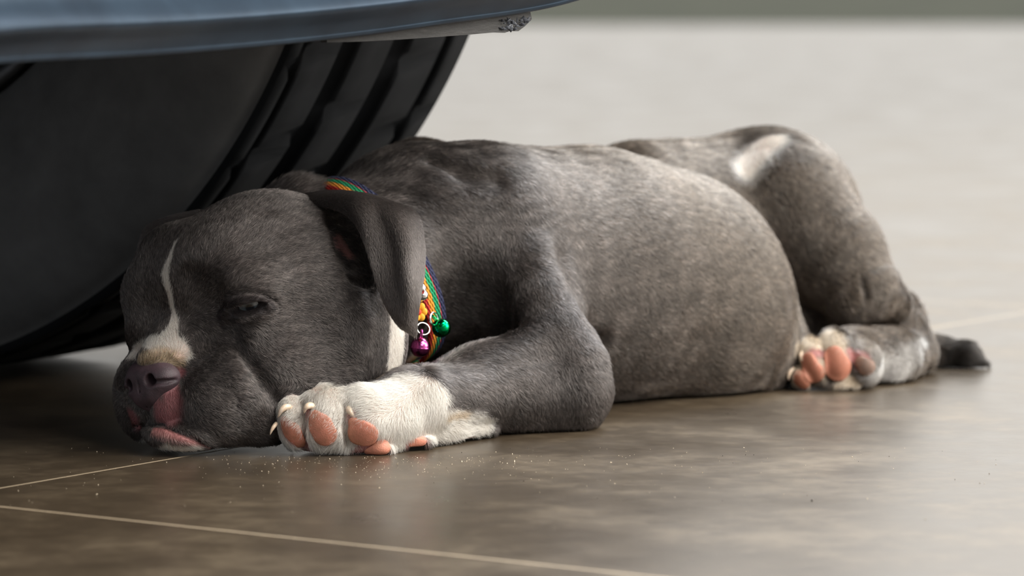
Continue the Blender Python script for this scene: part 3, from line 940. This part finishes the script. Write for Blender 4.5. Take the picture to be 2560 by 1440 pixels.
# nose
nose_m = leather('nose_leather', (0.045, 0.030, 0.036), (0.095, 0.058, 0.070), 0.55, 1500, 0.05)
NV, NQ = NOSEF.mesh()
np_mesh('nose', NV, NQ, nose_m, DOG)

# eye: wet dark ball showing through the slit of the lids
def uv_sphere(c, r, nu=40, nv=28, sq=(1, 1, 1)):
    V_ = []; F_ = []
    for j in range(nv + 1):
        ph = math.pi * j / nv
        for i in range(nu):
            th = 2 * math.pi * i / nu
            V_.append((c[0] + r * sq[0] * math.sin(ph) * math.cos(th), c[1] + r * sq[1] * math.sin(ph) * math.sin(th), c[2] + r * sq[2] * math.cos(ph)))
    for j in range(nv):
        for i in range(nu):
            F_.append((j * nu + i, j * nu + (i + 1) % nu, (j + 1) * nu + (i + 1) % nu, (j + 1) * nu + i))
    return V_, F_
eye_m, t, b = new_mat('eye', 0.06, (0.05, 0.055, 0.06), 0.8, coat=1.0)
b.inputs['Coat Roughness'].default_value = 0.03
g_ = t.nodes.new('ShaderNodeNewGeometry')
vd = t.nodes.new('ShaderNodeVectorMath'); vd.operation = 'DISTANCE'
t.links.new(g_.outputs['Position'], vd.inputs[0])
EC = EYE_HIT - EYE_N * 0.0112 + np.array((0.0014, 0.0, 0))
IR = EC + EYE_N * 0.0103 + np.array((0.0010, 0, -0.0006)); vd.inputs[1].default_value = IR.tolist()
r_ = ramp(t, math_n(t, 'MULTIPLY', vd.outputs['Value'], 100.0), [(0.0, (0.01, 0.012, 0.015)), (0.20, (0.012, 0.014, 0.018)), (0.30, (0.10, 0.13, 0.15)), (0.55, (0.16, 0.19, 0.21)), (0.66, (0.02, 0.02, 0.024)), (1.0, (0.12, 0.10, 0.10))])
t.links.new(r_.outputs[0], b.inputs['Base Color'])
mesh_obj('eye', *uv_sphere(EC, 0.0103), eye_m, DOG)

# ears
pE = []
for E, lab in ((EAR, None), (FAR_EAR, None)):
    nu_, nv_ = 110, 60
    EV, EQ, half = sheet(E, nu_, nv_, 0.0022)
    ecol = np.tile(np.array(BASE['coat']) * 0.45, (len(EV), 1))
    o = np_mesh('ear', EV, EQ, skin_m, DOG)
    set_attr(o.data, 'coat', ecol)
    pE.append((o, EV, EQ, half, nu_, nv_))

# ------------------------------------------------------------------ fur
if FUR:
    cen = V[Q].mean(1)
    gn = D.grad(cen)
    view = (CAM - cen); view /= np.linalg.norm(view, axis=1, keepdims=True)
    facing = (gn * view).sum(1)
    qcol, qw = coat(cen)
    dens = np.full(len(Q), 9.0e6)
    # the near half of the body is in sharper focus and gets the finest coat
    far = np.clip((cen[:, 1] - 0.16) / 0.2, 0, 1)
    dens *= (1 - 0.55 * far)
    dens[facing < -0.45] = 0
    dens[(gn[:, 2] < -0.5) & (cen[:, 2] < 0.004)] = 0
    dens *= 1 - 0.75 * np.clip(qw['rose'] + 0.6 * qw['pink'], 0, 1)
    dens *= 1 - 0.9 * np.clip(qw['dark'], 0, 1)
    nd = NOSEF.val(cen)
    inside = ((cen > NOSEF.lo) & (cen < NOSEF.lo + (NOSEF.n - 1) * NOSEF.vox)).all(1)
    dens[inside & (nd < -0.0001)] = 0
    for c, r_ in PADS:
        dens[seg_dist(cen, c, r_) < 1.0] = 0
    p0, qi = scatter(V, Q, dens)
    n0 = D.grad(p0)
    T = comb(p0, n0)
    T += 0.24 * rng.normal(size=T.shape) + 0.25 * np.cross(n0, T) * smooth_noise(p0, 420, 3)[:, None]
    T -= n0 * (T * n0).sum(1, keepdims=True); T /= np.linalg.norm(T, axis=1, keepdims=True)
    hcol, hw = coat(p0, 0.06)
    tone = np.exp(rng.normal(0, 0.50, len(p0)) + 0.24 * smooth_noise(p0, 1500, 9) + 0.10 * smooth_noise(p0, 260, 4))
    wl = np.clip(hw['white'] + hw['cream'] + hw['pink'] + hw['rose'] + hw['pale'], 0, 1)
    tone = tone * (1 - wl) + (1 + 0.12 * rng.normal(size=len(p0))) * wl
    hcol = np.clip(hcol * tone[:, None], 0.004, 0.92)
    chin_w = np.clip(hw['rose'], 0, 1)[:, None]
    hcol = hcol * (1 - 0.45 * chin_w) + np.array((0.60, 0.42, 0.38)) * 0.45 * chin_w
    hd = HD.val(p0)
    onhead = hd < 0.002
    L = np.where(onhead, 0.0034, 0.0046) * (1 + 0.22 * rng.normal(size=len(p0)))
    muz = np.exp(-((p0 - HL(2.0, 0, 3)) ** 2).sum(1) / 0.03 ** 2)
    L *= 1 - 0.4 * muz
    scr = np.exp(-((p0 - P(745, 470, 0.12)) ** 2).sum(1) / 0.018 ** 2) * (~onhead)
    L *= 1 + 0.9 * scr
    lift = 0.34 + 0.10 * rng.random(len(p0)) + 0.6 * scr
    eye_near = np.exp(-((p0 - EYE_HIT) ** 2).sum(1) / 0.009 ** 2)
    L *= 1 - 0.55 * eye_near
    L = np.clip(L, 0.0008, 0.012)
    R = np.full(len(p0), 0.000085) * (1 + 0.5 * np.clip((p0[:, 1] - 0.16) / 0.2, 0, 1)) * np.clip(1 + 0.2 * rng.normal(size=len(p0)), .5, 1.6)
    make_fur(body, p0, n0, T, L, R, hcol, lift)
    print('fur', len(p0), time.time() - T0)
    for o, EV, EQ, half, nu_, nv_ in pE:
        A = EV[EQ]; fn = np.cross(A[:, 2] - A[:, 0], A[:, 3] - A[:, 1]); fn /= np.maximum(np.linalg.norm(fn, axis=1, keepdims=True), 1e-12)
        dens = np.full(len(EQ), 8.0e6)
        p0, qi = scatter(EV, EQ, dens)
        n0 = fn[qi]
        # hair runs from the root of the ear to its tip
        row = (qi % ((nu_ - 1) * (nv_ - 1))) // (nv_ - 1); colm = (qi % ((nu_ - 1) * (nv_ - 1))) % (nv_ - 1)
        nxt = np.minimum(row + 3, nu_ - 1) * nv_ + colm; cur = row * nv_ + colm
        T = EV[nxt] - EV[cur]; T /= np.maximum(np.linalg.norm(T, axis=1, keepdims=True), 1e-9)
        T += 0.16 * rng.normal(size=T.shape); T -= n0 * (T * n0).sum(1, keepdims=True); T /= np.linalg.norm(T, axis=1, keepdims=True)
        tone = np.exp(rng.normal(0, 0.28, len(p0)))
        make_fur(o, p0, n0, T, np.full(len(p0), 0.0030) * (1 + 0.2 * rng.normal(size=len(p0))), np.full(len(p0), 0.00008),
                 np.clip(np.array(BASE['coat'])[None] * 1.25 * tone[:, None], 0.004, 0.9), 0.30 + 0.1 * rng.random(len(p0)))  # ear hair lightened in colour to imitate brighter light on the ears
        print('ear fur', len(p0))

# ------------------------------------------------------------------ collar with its charm, clasp, rings and two bells
COLLAR = empty('collar', COL_C.tolist(), 'narrow woven dog collar in red, yellow, green and navy with two small bells', 'collar')
web_m, t, b = new_mat('woven_webbing', 0.75)
uv = t.nodes.new('ShaderNodeUVMap'); uv.uv_map = 'weave'
su = t.nodes.new('ShaderNodeSeparateXYZ'); t.links.new(uv.outputs[0], su.inputs[0])
r_ = ramp(t, su.outputs['Y'], [(0.0, (0.62, 0.03, 0.02)), (0.22, (0.85, 0.30, 0.02)), (0.46, (0.0, 0.30, 0.12)), (0.70, (0.45, 0.02, 0.03)), (0.75, (0.012, 0.016, 0.06))])
r_.color_ramp.interpolation = 'CONSTANT'
t.links.new(r_.outputs[0], b.inputs['Base Color'])
w1 = math_n(t, 'SINE', math_n(t, 'MULTIPLY', su.outputs['X'], 1150.0))
w2 = math_n(t, 'SINE', math_n(t, 'MULTIPLY', su.outputs['Y'], 50.0))
bump(t, b, math_n(t, 'MULTIPLY', w1, w2), 1.0, 0.0006)
def collar_point(th):
    d = math.cos(th) * COL_1 + math.sin(th) * COL_2
    rr_ = np.arange(0.030, 0.075, 0.0004)
    v = NECK.val(COL_C + rr_[:, None] * d)
    w_ = np.where(v > 0.0)[0]
    return rr_[w_[0]] if len(w_) else 0.055
ths = np.linspace(0, 2 * math.pi, 121)[:-1]
rad_ = np.array([collar_point(a) for a in ths])
lim = 0.0550 + 0.0035 * np.maximum(np.cos(ths), 0) ** 2
rad_ = np.minimum(rad_, lim)
for _ in range(6): rad_ = (np.roll(rad_, 1) + rad_ * 2 + np.roll(rad_, -1)) / 4
rad_ = np.maximum(rad_, 0.0515 + 0.006 * np.maximum(np.cos(ths), 0) ** 2) + 0.0034
sec = [(-1, 0.0), (-0.96, .8), (-0.5, 1.0), (0, 1.05), (0.5, 1.0), (0.96, .8), (1, 0), (0.9, -.9), (0, -1), (-0.9, -.9)]
CV, CF, CUV = [], [], []
HW = 0.0068
for i, a in enumerate(ths):
    d = math.cos(a) * COL_1 + math.sin(a) * COL_2
    for (x, z) in sec:
        CV.append(COL_C + d * (rad_[i] + z * 0.0010) + COL_A * (x * HW - 0.0030 - 0.0012 * max(math.cos(a), 0) ** 2)); CUV.append((i * 0.0545 / 120 * 6.28, (x + 1) / 2))
ns = len(sec); m_ = len(ths)
for i in range(m_):
    for k in range(ns):
        CF.append((i * ns + k, i * ns + (k + 1) % ns, ((i + 1) % m_) * ns + (k + 1) % ns, ((i + 1) % m_) * ns + k))
strap = mesh_obj('strap', CV, CF, web_m, COLLAR)
uvl = strap.data.uv_layers.new(name='weave')
for poly in strap.data.polygons:
    for li in poly.loop_indices:
        vi = strap.data.loops[li].vertex_index
        uvl.data[li].uv = CUV[vi]
chrome_m, _, _ = new_mat('bright_metal', 0.16, (0.85, 0.84, 0.82), metal=1.0)
green_m, _, _ = new_mat('green_foil_metal', 0.16, (0.0, 0.36, 0.10), metal=1.0)
pink_m, _, _ = new_mat('magenta_foil_metal', 0.18, (0.58, 0.10, 0.34), metal=1.0)
slot_m, _, _ = new_mat('bell_slot', 0.8, (0.01, 0.01, 0.01))
def torus(c, R_, r_, axis, nu=36, nv=12):
    axis = np.asarray(axis, float); axis /= np.linalg.norm(axis)
    u = np.cross(axis, (0.3, 0.2, 0.9)); u /= np.linalg.norm(u); v = np.cross(axis, u)
    V_ = []; F_ = []
    for i in range(nu):
        a = 2 * math.pi * i / nu; d = math.cos(a) * u + math.sin(a) * v
        for k in range(nv):
            p = 2 * math.pi * k / nv
            V_.append(np.asarray(c) + d * (R_ + r_ * math.cos(p)) + axis * r_ * math.sin(p))
    for i in range(nu):
        for k in range(nv):
            F_.append((i * nv + k, i * nv + (k + 1) % nv, ((i + 1) % nu) * nv + (k + 1) % nv, ((i + 1) % nu) * nv + k))
    return V_, F_
def make_bell(px, py, y, r_px, mat, up, lab):
    """jingle bell: ball with a seam round its middle, a slot with round ends below, a loop on top"""
    c = P(px, py, y); r_ = r_px * S(y)
    up = np.asarray(up, float); up /= np.linalg.norm(up)
    e1 = np.cross(up, (0.9, 0.35, 0.1)); e1 /= np.linalg.norm(e1); e2 = np.cross(up, e1)
    V_, F_, fm = [], [], []
    nv_, nu_ = 48, 64
    for j in range(nv_ + 1):
        ph = math.pi * j / nv_
        for i in range(nu_):
            th = 2 * math.pi * i / nu_
            seam = 1 + 0.05 * math.exp(-((ph - 1.62) / 0.05) ** 2)
            q = np.array([math.sin(ph) * math.cos(th), math.sin(ph) * math.sin(th), math.cos(ph)])
            inslot = q[2] < -0.35 and abs(q[0]) < 0.10 or (q[2] < -0.2 and (q[0] ** 2 + (abs(q[1]) - 0.86) ** 2 + 0 * q[2]) < 0.03)
            rr_ = r_ * seam * (0.88 if inslot else 1)
            V_.append(c + rr_ * (q[0] * e1 + q[1] * e2 + q[2] * up))
    for j in range(nv_):
        for i in range(nu_):
            F_.append((j * nu_ + i, j * nu_ + (i + 1) % nu_, (j + 1) * nu_ + (i + 1) % nu_, (j + 1) * nu_ + i))
            qs = []
            ph = math.pi * (j + .5) / nv_; th = 2 * math.pi * (i + .5) / nu_
            q = (math.sin(ph) * math.cos(th), math.sin(ph) * math.sin(th), math.cos(ph))
            fm.append(1 if (q[2] < -0.35 and abs(q[0]) < 0.10 or (q[2] < -0.2 and (q[0] ** 2 + (abs(q[1]) - 0.86) ** 2) < 0.03)) else 0)
    bl = mesh_obj('bell', V_, F_, [mat, slot_m], COLLAR, fmat=fm)
    bl['label'] = lab
    # a hoop of stiff wire on top
    hp = [c + up * (r_ * 0.95 + h_ * r_ * 0.75) + e1 * (r_ * 0.22 * s_) for s_, h_ in ((-1, 0), (-1, .6), (-.6, .95), (0, 1.08), (.6, .95), (1, .6), (1, 0))]
    v_, f_ = tube(catmull(np.array(hp), 24), [r_ * 0.085] * 24, 10)
    mesh_obj('loop', v_, f_, mat, bl)
    return c, r_
make_bell(1050, 868, 0.072, 25, pink_m, (0.10, 0.0, 1.0), 'magenta bell')
make_bell(1103, 820, 0.083, 24, green_m, (-0.55, 0.2, 0.75), 'green bell')
mesh_obj('ring', *torus(P(1058, 822, 0.076), 0.0036, 0.00035, (0.3, -0.8, 0.5)), chrome_m, COLLAR)
mesh_obj('ring', *torus(P(1084, 797, 0.082), 0.0034, 0.00060, (0.75, -0.5, 0.1)), chrome_m, COLLAR)
# clasp: small silver bead-shaped snap; charm: little yellow stitched blossom with a red eye
lob = []
gf = Field(P(1053, 733, 0.068) - 0.009, P(1053, 733, 0.068) + 0.009, 0.0003)
D = gf
for x_, y_, r_ in ((1050, 722, 13), (1056, 738, 12), (1048, 746, 9)):
    cc = P(x_, y_, 0.068); gf.caps(cc, cc + np.array([0.0006, 0.0004, 0]), r_ * S(.07), r_ * S(.07), 0.0015)
gf.caps(P(1056, 730, 0.060), P(1056, 730, 0.076), 0.0009, 0.0009, 0.0008, 'sub')
v_, q_ = gf.mesh(); np_mesh('clasp', v_, q_, chrome_m, COLLAR)
D = BODY
yel_m, _, _ = new_mat('yellow_thread', 0.7, (0.85, 0.40, 0.02)); red_m, _, _ = new_mat('red_thread', 0.7, (0.75, 0.06, 0.02))
cc = P(1047, 780, 0.068)
V_, F_ = [], []
for k in range(6):
    a = 2 * math.pi * k / 6
    ctr = cc + np.array([0.0026 * math.cos(a), 0.0012 * math.cos(a), 0.0032 * math.sin(a)])
    v2, f2 = uv_sphere(ctr, 0.0021, 20, 14, (1, 0.6, 1.1))
    F_ += [tuple(i + len(V_) for i in f) for f in f2]; V_ += v2
charm = mesh_obj('charm', V_, F_, yel_m, COLLAR)
mesh_obj('charm_centre', *uv_sphere(cc + np.array([-.0002, -.0012, 0]), 0.0017, 20, 14, (1, 0.6, 1)), red_m, charm)

# ------------------------------------------------------------------ the car
CAR = empty('car', (-0.9, 0.9, 0), 'dark blue-grey car whose wheel and low bumper edge stand over the puppy', 'car')
paint_m, t, b = new_mat('blue_grey_paint', 0.36, (0.030, 0.040, 0.055), 0.35, metal=0.55)
n_ = noise_tex(t, 25, 4); r_ = ramp(t, n_.outputs['Fac'], [(0.3, (0.016, 0.030, 0.050)), (0.7, (0.030, 0.054, 0.085))]); t.links.new(r_.outputs[0], b.inputs['Base Color'])
b.inputs['Coat Roughness'].default_value = 0.25
plastic_m, t, b = new_mat('weathered_black_plastic', 0.6)
n_ = noise_tex(t, 140, 6, 0.7, vscale=(0.4, 0.4, 2)); r_ = ramp(t, n_.outputs['Fac'], [(0.3, (0.012, 0.012, 0.012)), (0.6, (0.032, 0.031, 0.030)), (0.8, (0.08, 0.077, 0.072))]); t.links.new(r_.outputs[0], b.inputs['Base Color'])
bump(t, b, n_.outputs['Fac'], 0.5, 0.001)
under_m, _, _ = new_mat('underbody', 0.85, (0.085, 0.084, 0.082), spec=0.1)
rubber_m, t, b = new_mat('tyre_rubber', 0.75, spec=0.12)
n_ = noise_tex(t, 40, 5); r_ = ramp(t, n_.outputs['Fac'], [(0.3, (0.008, 0.009, 0.010)), (0.7, (0.014, 0.015, 0.017))]); t.links.new(r_.outputs[0], b.inputs['Base Color'])
rim_m, _, _ = new_mat('rim_alloy', 0.4, (0.12, 0.12, 0.125), metal=0.8)

# bumper: a cross-section carried along its run
def world_path(pts, n):
    return catmull(np.array([P(*q) for q in pts]), n)
lip = [(-1500, 235, -0.78), (-700, 208, -0.56), (-300, 192, -0.44), (0, 160, -0.35), (350, 141, -0.25), (650, 117, -0.165), (900, 90, -0.095), (1100, 62, -0.04), (1300, 34, 0.02), (1420, 8, 0.055), (1500, -22, 0.085), (1570, -75, 0.12), (1640, -190, 0.17), (1700, -400, 0.24)]
LP = world_path(lip, 120)
tgt = np.gradient(LP, axis=0); hz = tgt.copy(); hz[:, 2] = 0; hz /= np.linalg.norm(hz, axis=1, keepdims=True)
outw = np.stack([hz[:, 1], -hz[:, 0], 0 * hz[:, 0]], 1)
prof = [(-0.10, 0.060), (-0.09, 0.012), (-0.07, 0.004), (-0.02, 0.003), (-0.004, 0.0008), (0.0, 0.0), (0.0025, 0.0006), (0.0035, 0.0022), (0.0040, 0.0036), (0.009, 0.0085), (0.0145, 0.0125), (0.0175, 0.0150), (0.0180, 0.0175), (0.0140, 0.0225), (0.0090, 0.0285), (0.0075, 0.0350), (0.0100, 0.045), (0.018, 0.060),
        (0.040, 0.09), (0.050, 0.16), (0.048, 0.24), (0.020, 0.33), (-0.03, 0.38), (-0.10, 0.42), (-0.22, 0.47), (-0.40, 0.52)]
def sweep(path, out_, prof):
    V_ = [path[i] + out_[i] * a + np.array([0, 0, z]) for i in range(len(path)) for a, z in prof]
    n = len(prof)
    F_ = [(i * n + k, i * n + k + 1, (i + 1) * n + k + 1, (i + 1) * n + k) for i in range(len(path) - 1) for k in range(n - 1)]
    return V_, F_
pc = catmull(np.array([(a, z, 0) for a, z in prof]), 90)[:, :2]
bv, bf = sweep(LP, outw, pc)
mesh_obj('bumper', bv, bf, paint_m, CAR)

# the scraper hanging below the lip, torn at its end
flap_top = [(815, 92), (900, 84), (1000, 70), (1100, 56), (1200, 42), (1290, 28), (1325, 26)]
flap_bot = [(818, 106), (900, 104), (1000, 99), (1100, 92), (1180, 86), (1236, 81), (1262, 82), (1280, 76), (1296, 78), (1312, 66), (1330, 48)]
def flap_y(px): return np.interp(px, [815, 1330], [-0.105, 0.035])
outl = flap_top + flap_bot[::-1]
fv = [P(x, y, flap_y(x)) for x, y in outl]
nrm = np.array([0.82, -0.57, 0]) * 0.004
V_ = [v + nrm * 0.0 for v in fv] + [v - nrm for v in fv]
n = len(outl)
F_ = [tuple(range(n)), tuple(range(2 * n - 1, n - 1, -1))] + [(i, n + i, n + (i + 1) % n, (i + 1) % n) for i in range(n)]
sp = mesh_obj('bumper_scraper', V_, F_, plastic_m, CAR, smooth=False)
bm = bmesh.new(); bm.from_mesh(sp.data); bmesh.ops.triangulate(bm, faces=bm.faces[:2]); bmesh.ops.recalc_face_normals(bm, faces=bm.faces); bm.to_mesh(sp.data); bm.free()
V_, F_ = [], []
for k in range(46):     # frayed shreds at the torn corner
    x_ = rng.uniform(1248, 1318); y_ = rng.uniform(52, 76) - max(0, x_ - 1290) * 0.5
    c_ = P(x_, y_, flap_y(x_)) + nrm * 0.3
    s_ = rng.uniform(0.0006, 0.0016); tip = c_ + np.array([rng.normal(0, 0.0014), -0.001, rng.normal(0.0006, 0.0016)])
    o_ = len(V_)
    V_ += [c_ + np.array([-s_, 0, 0]), c_ + np.array([s_, 0, 0.0002]), c_ + np.array([0, 0, s_]), tip]
    F_ += [(o_, o_ + 1, o_ + 3), (o_ + 1, o_ + 2, o_ + 3), (o_ + 2, o_, o_ + 3)]
mesh_obj('torn_edge', V_, F_, new_mat('frayed_plastic', 0.35, (0.10, 0.11, 0.13))[0], sp)

# underside panel behind the lip and the rest of the shell above
side = LP[-1]
plan = [LP[i] + outw[i] * (-0.04) for i in range(0, 100, 6)]
inner = [p_ + np.array([-0.14, 0.10, 0]) * 1.0 for p_ in plan]
V_ = [np.array([p_[0], p_[1], p_[2] + 0.006]) for p_ in plan] + [np.array([p_[0], p_[1], p_[2] + 0.03]) for p_ in inner] \
   + [np.array([p_[0], p_[1], p_[2] + 0.012]) for p_ in plan] + [np.array([p_[0], p_[1], p_[2] + 0.036]) for p_ in inner]
n = len(plan)
F_ = []
for i in range(n - 1):
    F_ += [(i, i + 1, n + i + 1, n + i), (2 * n + i, 3 * n + i, 3 * n + i + 1, 2 * n + i + 1), (n + i, n + i + 1, 3 * n + i + 1, 3 * n + i), (i, 2 * n + i, 2 * n + i + 1, i + 1)]
F_ += [(0, n, 3 * n, 2 * n), (n - 1, 3 * n - 1, 4 * n - 1, 2 * n - 1)]
mesh_obj('underbody_panel', V_, F_, under_m, CAR)
# hood and cabin shell: rings of the car's plan at rising heights
def ring(z, inset, back):
    a = LP[0] + outw[0] * (0.04 - inset); pts = [np.array([LP[i][0], LP[i][1], 0]) + outw[i] * (0.04 - inset) for i in range(0, 120, 7)]
    pts = [np.array([p_[0], p_[1], z]) for p_ in pts]
    e = pts[-1]
    pts += [np.array([e[0] + 0.05, e[1] + 0.4, z]), np.array([e[0] - 0.05, e[1] + 1.6, z]), np.array([-1.6, 3.0, z]), np.array([-2.6, 1.8, z]), np.array([-1.9, 0.0, z])]
    c = np.array([-1.0, 1.0, z])
    return [c + (p_ - c) * back for p_ in pts]
rings = [ring(0.34, 0.07, 0.99), ring(0.58, 0.02, 1.0), ring(0.74, 0.03, 0.99), ring(0.80, 0.05, 0.96), ring(0.86, 0.10, 0.86), ring(1.25, 0.2, 0.62), ring(1.34, 0.2, 0.52)]
V_ = [p_ for r2 in rings for p_ in r2]; n = len(rings[0])
F_ = [(j * n + i, j * n + (i + 1) % n, (j + 1) * n + (i + 1) % n, (j + 1) * n + i) for j in range(len(rings) - 1) for i in range(n)]
F_.append(tuple((len(rings) - 1) * n + i for i in range(n)))
mesh_obj('bonnet', V_, F_, paint_m, CAR)

# wheel
WR = 0.38; WW = 0.22
roll = np.array([0.85, -0.527, 0.0]); roll /= np.linalg.norm(roll)
axl = np.array([-roll[1], roll[0], 0.0]) * -1.0
if axl[1] > 0: axl = -axl                         # points to the near side
WC = np.array([-0.305, 0.53, WR]) + axl * (WW / 2)
tp = []      # (across, radius) from near bead to far bead
def sm(a, b_, n): return [tuple(np.array(a) + (np.array(b_) - np.array(a)) * k / n) for k in range(n)]
side_p = [(0.088, 0.235), (0.100, 0.245), (0.112, 0.275), (0.116, 0.305), (0.114, 0.335), (0.108, 0.358), (0.100, 0.3700), (0.094, 0.3735)]
groove_c = [0.080, 0.036, -0.018, -0.070]; groove_w = [0.004, 0.010, 0.011, 0.005]
tread = []
x_ = 0.094
for gc, gw in zip(groove_c, groove_w):
    tread += [(x_, WR - 0.0022 * (x_ / 0.1) ** 2), (gc + gw, WR - 0.002 * (gc / 0.1) ** 2), (gc + gw - 0.0012, WR - 0.003), (gc + gw * 0.55, WR - 0.009), (gc - gw * 0.55, WR - 0.009), (gc - gw + 0.0012, WR - 0.003), (gc - gw, WR - 0.002 * (gc / 0.1) ** 2)]
    x_ = gc - gw - 0.001
tread += [(x_, WR - 0.001), (-0.094, WR - 0.0025)]
tp = side_p + tread + [(-a, r2) for a, r2 in side_p[::-1]]
NS = 300
V_, F_ = [], []
for i in range(NS):
    a = 2 * math.pi * i / NS
    for (ax_, r2) in tp:
        r3 = r2
        if r2 > WR - 0.0028 and abs(ax_) < 0.094:         # slanting sipes cut across the ribs
            ph_ = (a * 34 / (2 * math.pi) + ax_ * 9.0) % 1.0
            if ph_ < 0.10: r3 -= 0.0045
        V_.append(WC + axl * ax_ + r3 * (math.cos(a) * roll + math.sin(a) * np.array([0, 0, 1.])))
n = len(tp)
for i in range(NS):
    for k in range(n - 1):
        F_.append((i * n + k, i * n + k + 1, ((i + 1) % NS) * n + k + 1, ((i + 1) % NS) * n + k))
V_ = np.array(V_); V_[:, 2] = np.maximum(V_[:, 2], 0.0005)
lifted_wall_m, t, b = new_mat('lifted_tyre_wall', 0.85, spec=0.1)  # sidewall colour raised above the tread's to imitate lifted blacks in the shade
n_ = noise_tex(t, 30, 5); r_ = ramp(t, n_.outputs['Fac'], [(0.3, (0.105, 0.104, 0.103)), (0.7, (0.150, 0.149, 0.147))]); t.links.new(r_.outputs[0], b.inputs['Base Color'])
n = len(tp)
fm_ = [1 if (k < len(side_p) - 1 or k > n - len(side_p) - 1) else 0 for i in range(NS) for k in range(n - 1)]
wheel = mesh_obj('wheel', V_, F_, [rubber_m, lifted_wall_m], CAR, fmat=fm_)
def lathe(prof_, n_=72):
    V2, F2 = [], []
    for i in range(n_):
        a = 2 * math.pi * i / n_
        for (ax_, r2) in prof_: V2.append(WC + axl * ax_ + r2 * (math.cos(a) * roll + math.sin(a) * np.array([0, 0, 1.])))
    m2 = len(prof_)
    for i in range(n_):
        for k in range(m2 - 1): F2.append((i * m2 + k, i * m2 + k + 1, ((i + 1) % n_) * m2 + k + 1, ((i + 1) % n_) * m2 + k))
    return V2, F2
mesh_obj('rim', *lathe([(-0.08, 0.232), (-0.04, 0.215), (0.06, 0.212), (0.086, 0.232), (0.092, 0.232), (0.088, 0.220), (0.060, 0.205), (0.045, 0.10), (0.055, 0.05), (0.06, 0.001)]), rim_m, wheel)

# ------------------------------------------------------------------ dust and crumbs on the tiles
gm_, t, b = new_mat('pale_grit', 0.8, (0.62, 0.52, 0.38))
dm_, _, _ = new_mat('dark_crumb', 0.8, (0.03, 0.025, 0.02))
def grains(name, n, mat, size, where, label):
    V_, F_ = [], []
    k = 0
    while k < n:
        px_, py_ = where()
        p_ = G(px_, py_)
        if BODY.val(p_[None] + np.array([0, 0, 0.002]))[0] < 0.001 and (p_ > BODY.lo)[:2].all() and (p_ < BODY.lo + BODY.n * VOX)[:2].all(): k += 1; continue
        s_ = size * math.exp(rng.normal(0, 0.45)); o_ = len(V_)
        q = rng.normal(0, 0.35, (6, 3)) + np.array([(1, 0, 0), (-1, 0, 0), (0, 1, 0), (0, -1, 0), (0, 0, 1), (0, 0, -1)])
        v = p_ + q * s_; v[:, 2] = np.maximum(v[:, 2] + s_ * 0.7, 0.00002)
        V_ += list(v)
        F_ += [tuple(o_ + i for i in f) for f in ((0, 2, 4), (2, 1, 4), (1, 3, 4), (3, 0, 4), (2, 0, 5), (1, 2, 5), (3, 1, 5), (0, 3, 5))]
        k += 1
    o = mesh_obj(name, V_, F_, mat, smooth=False)
    o['kind'] = 'stuff'; o['category'] = 'dust'; o['label'] = label
    return o
def w1_():
    return (rng.normal(960, 230), 1140 + abs(rng.normal(0, 26))) if rng.random() < 0.55 else (rng.uniform(0, 2500), 1120 + abs(rng.normal(0, 75)))
grains('grit', 620, gm_, 0.00015, w1_, 'fine pale grit sprinkled on the tiles in front of the puppy')
grains('crumb', 26, dm_, 0.00022, lambda: (rng.uniform(900, 2500), rng.uniform(1110, 1260)), 'few dark crumbs on the tiles right of the paw')
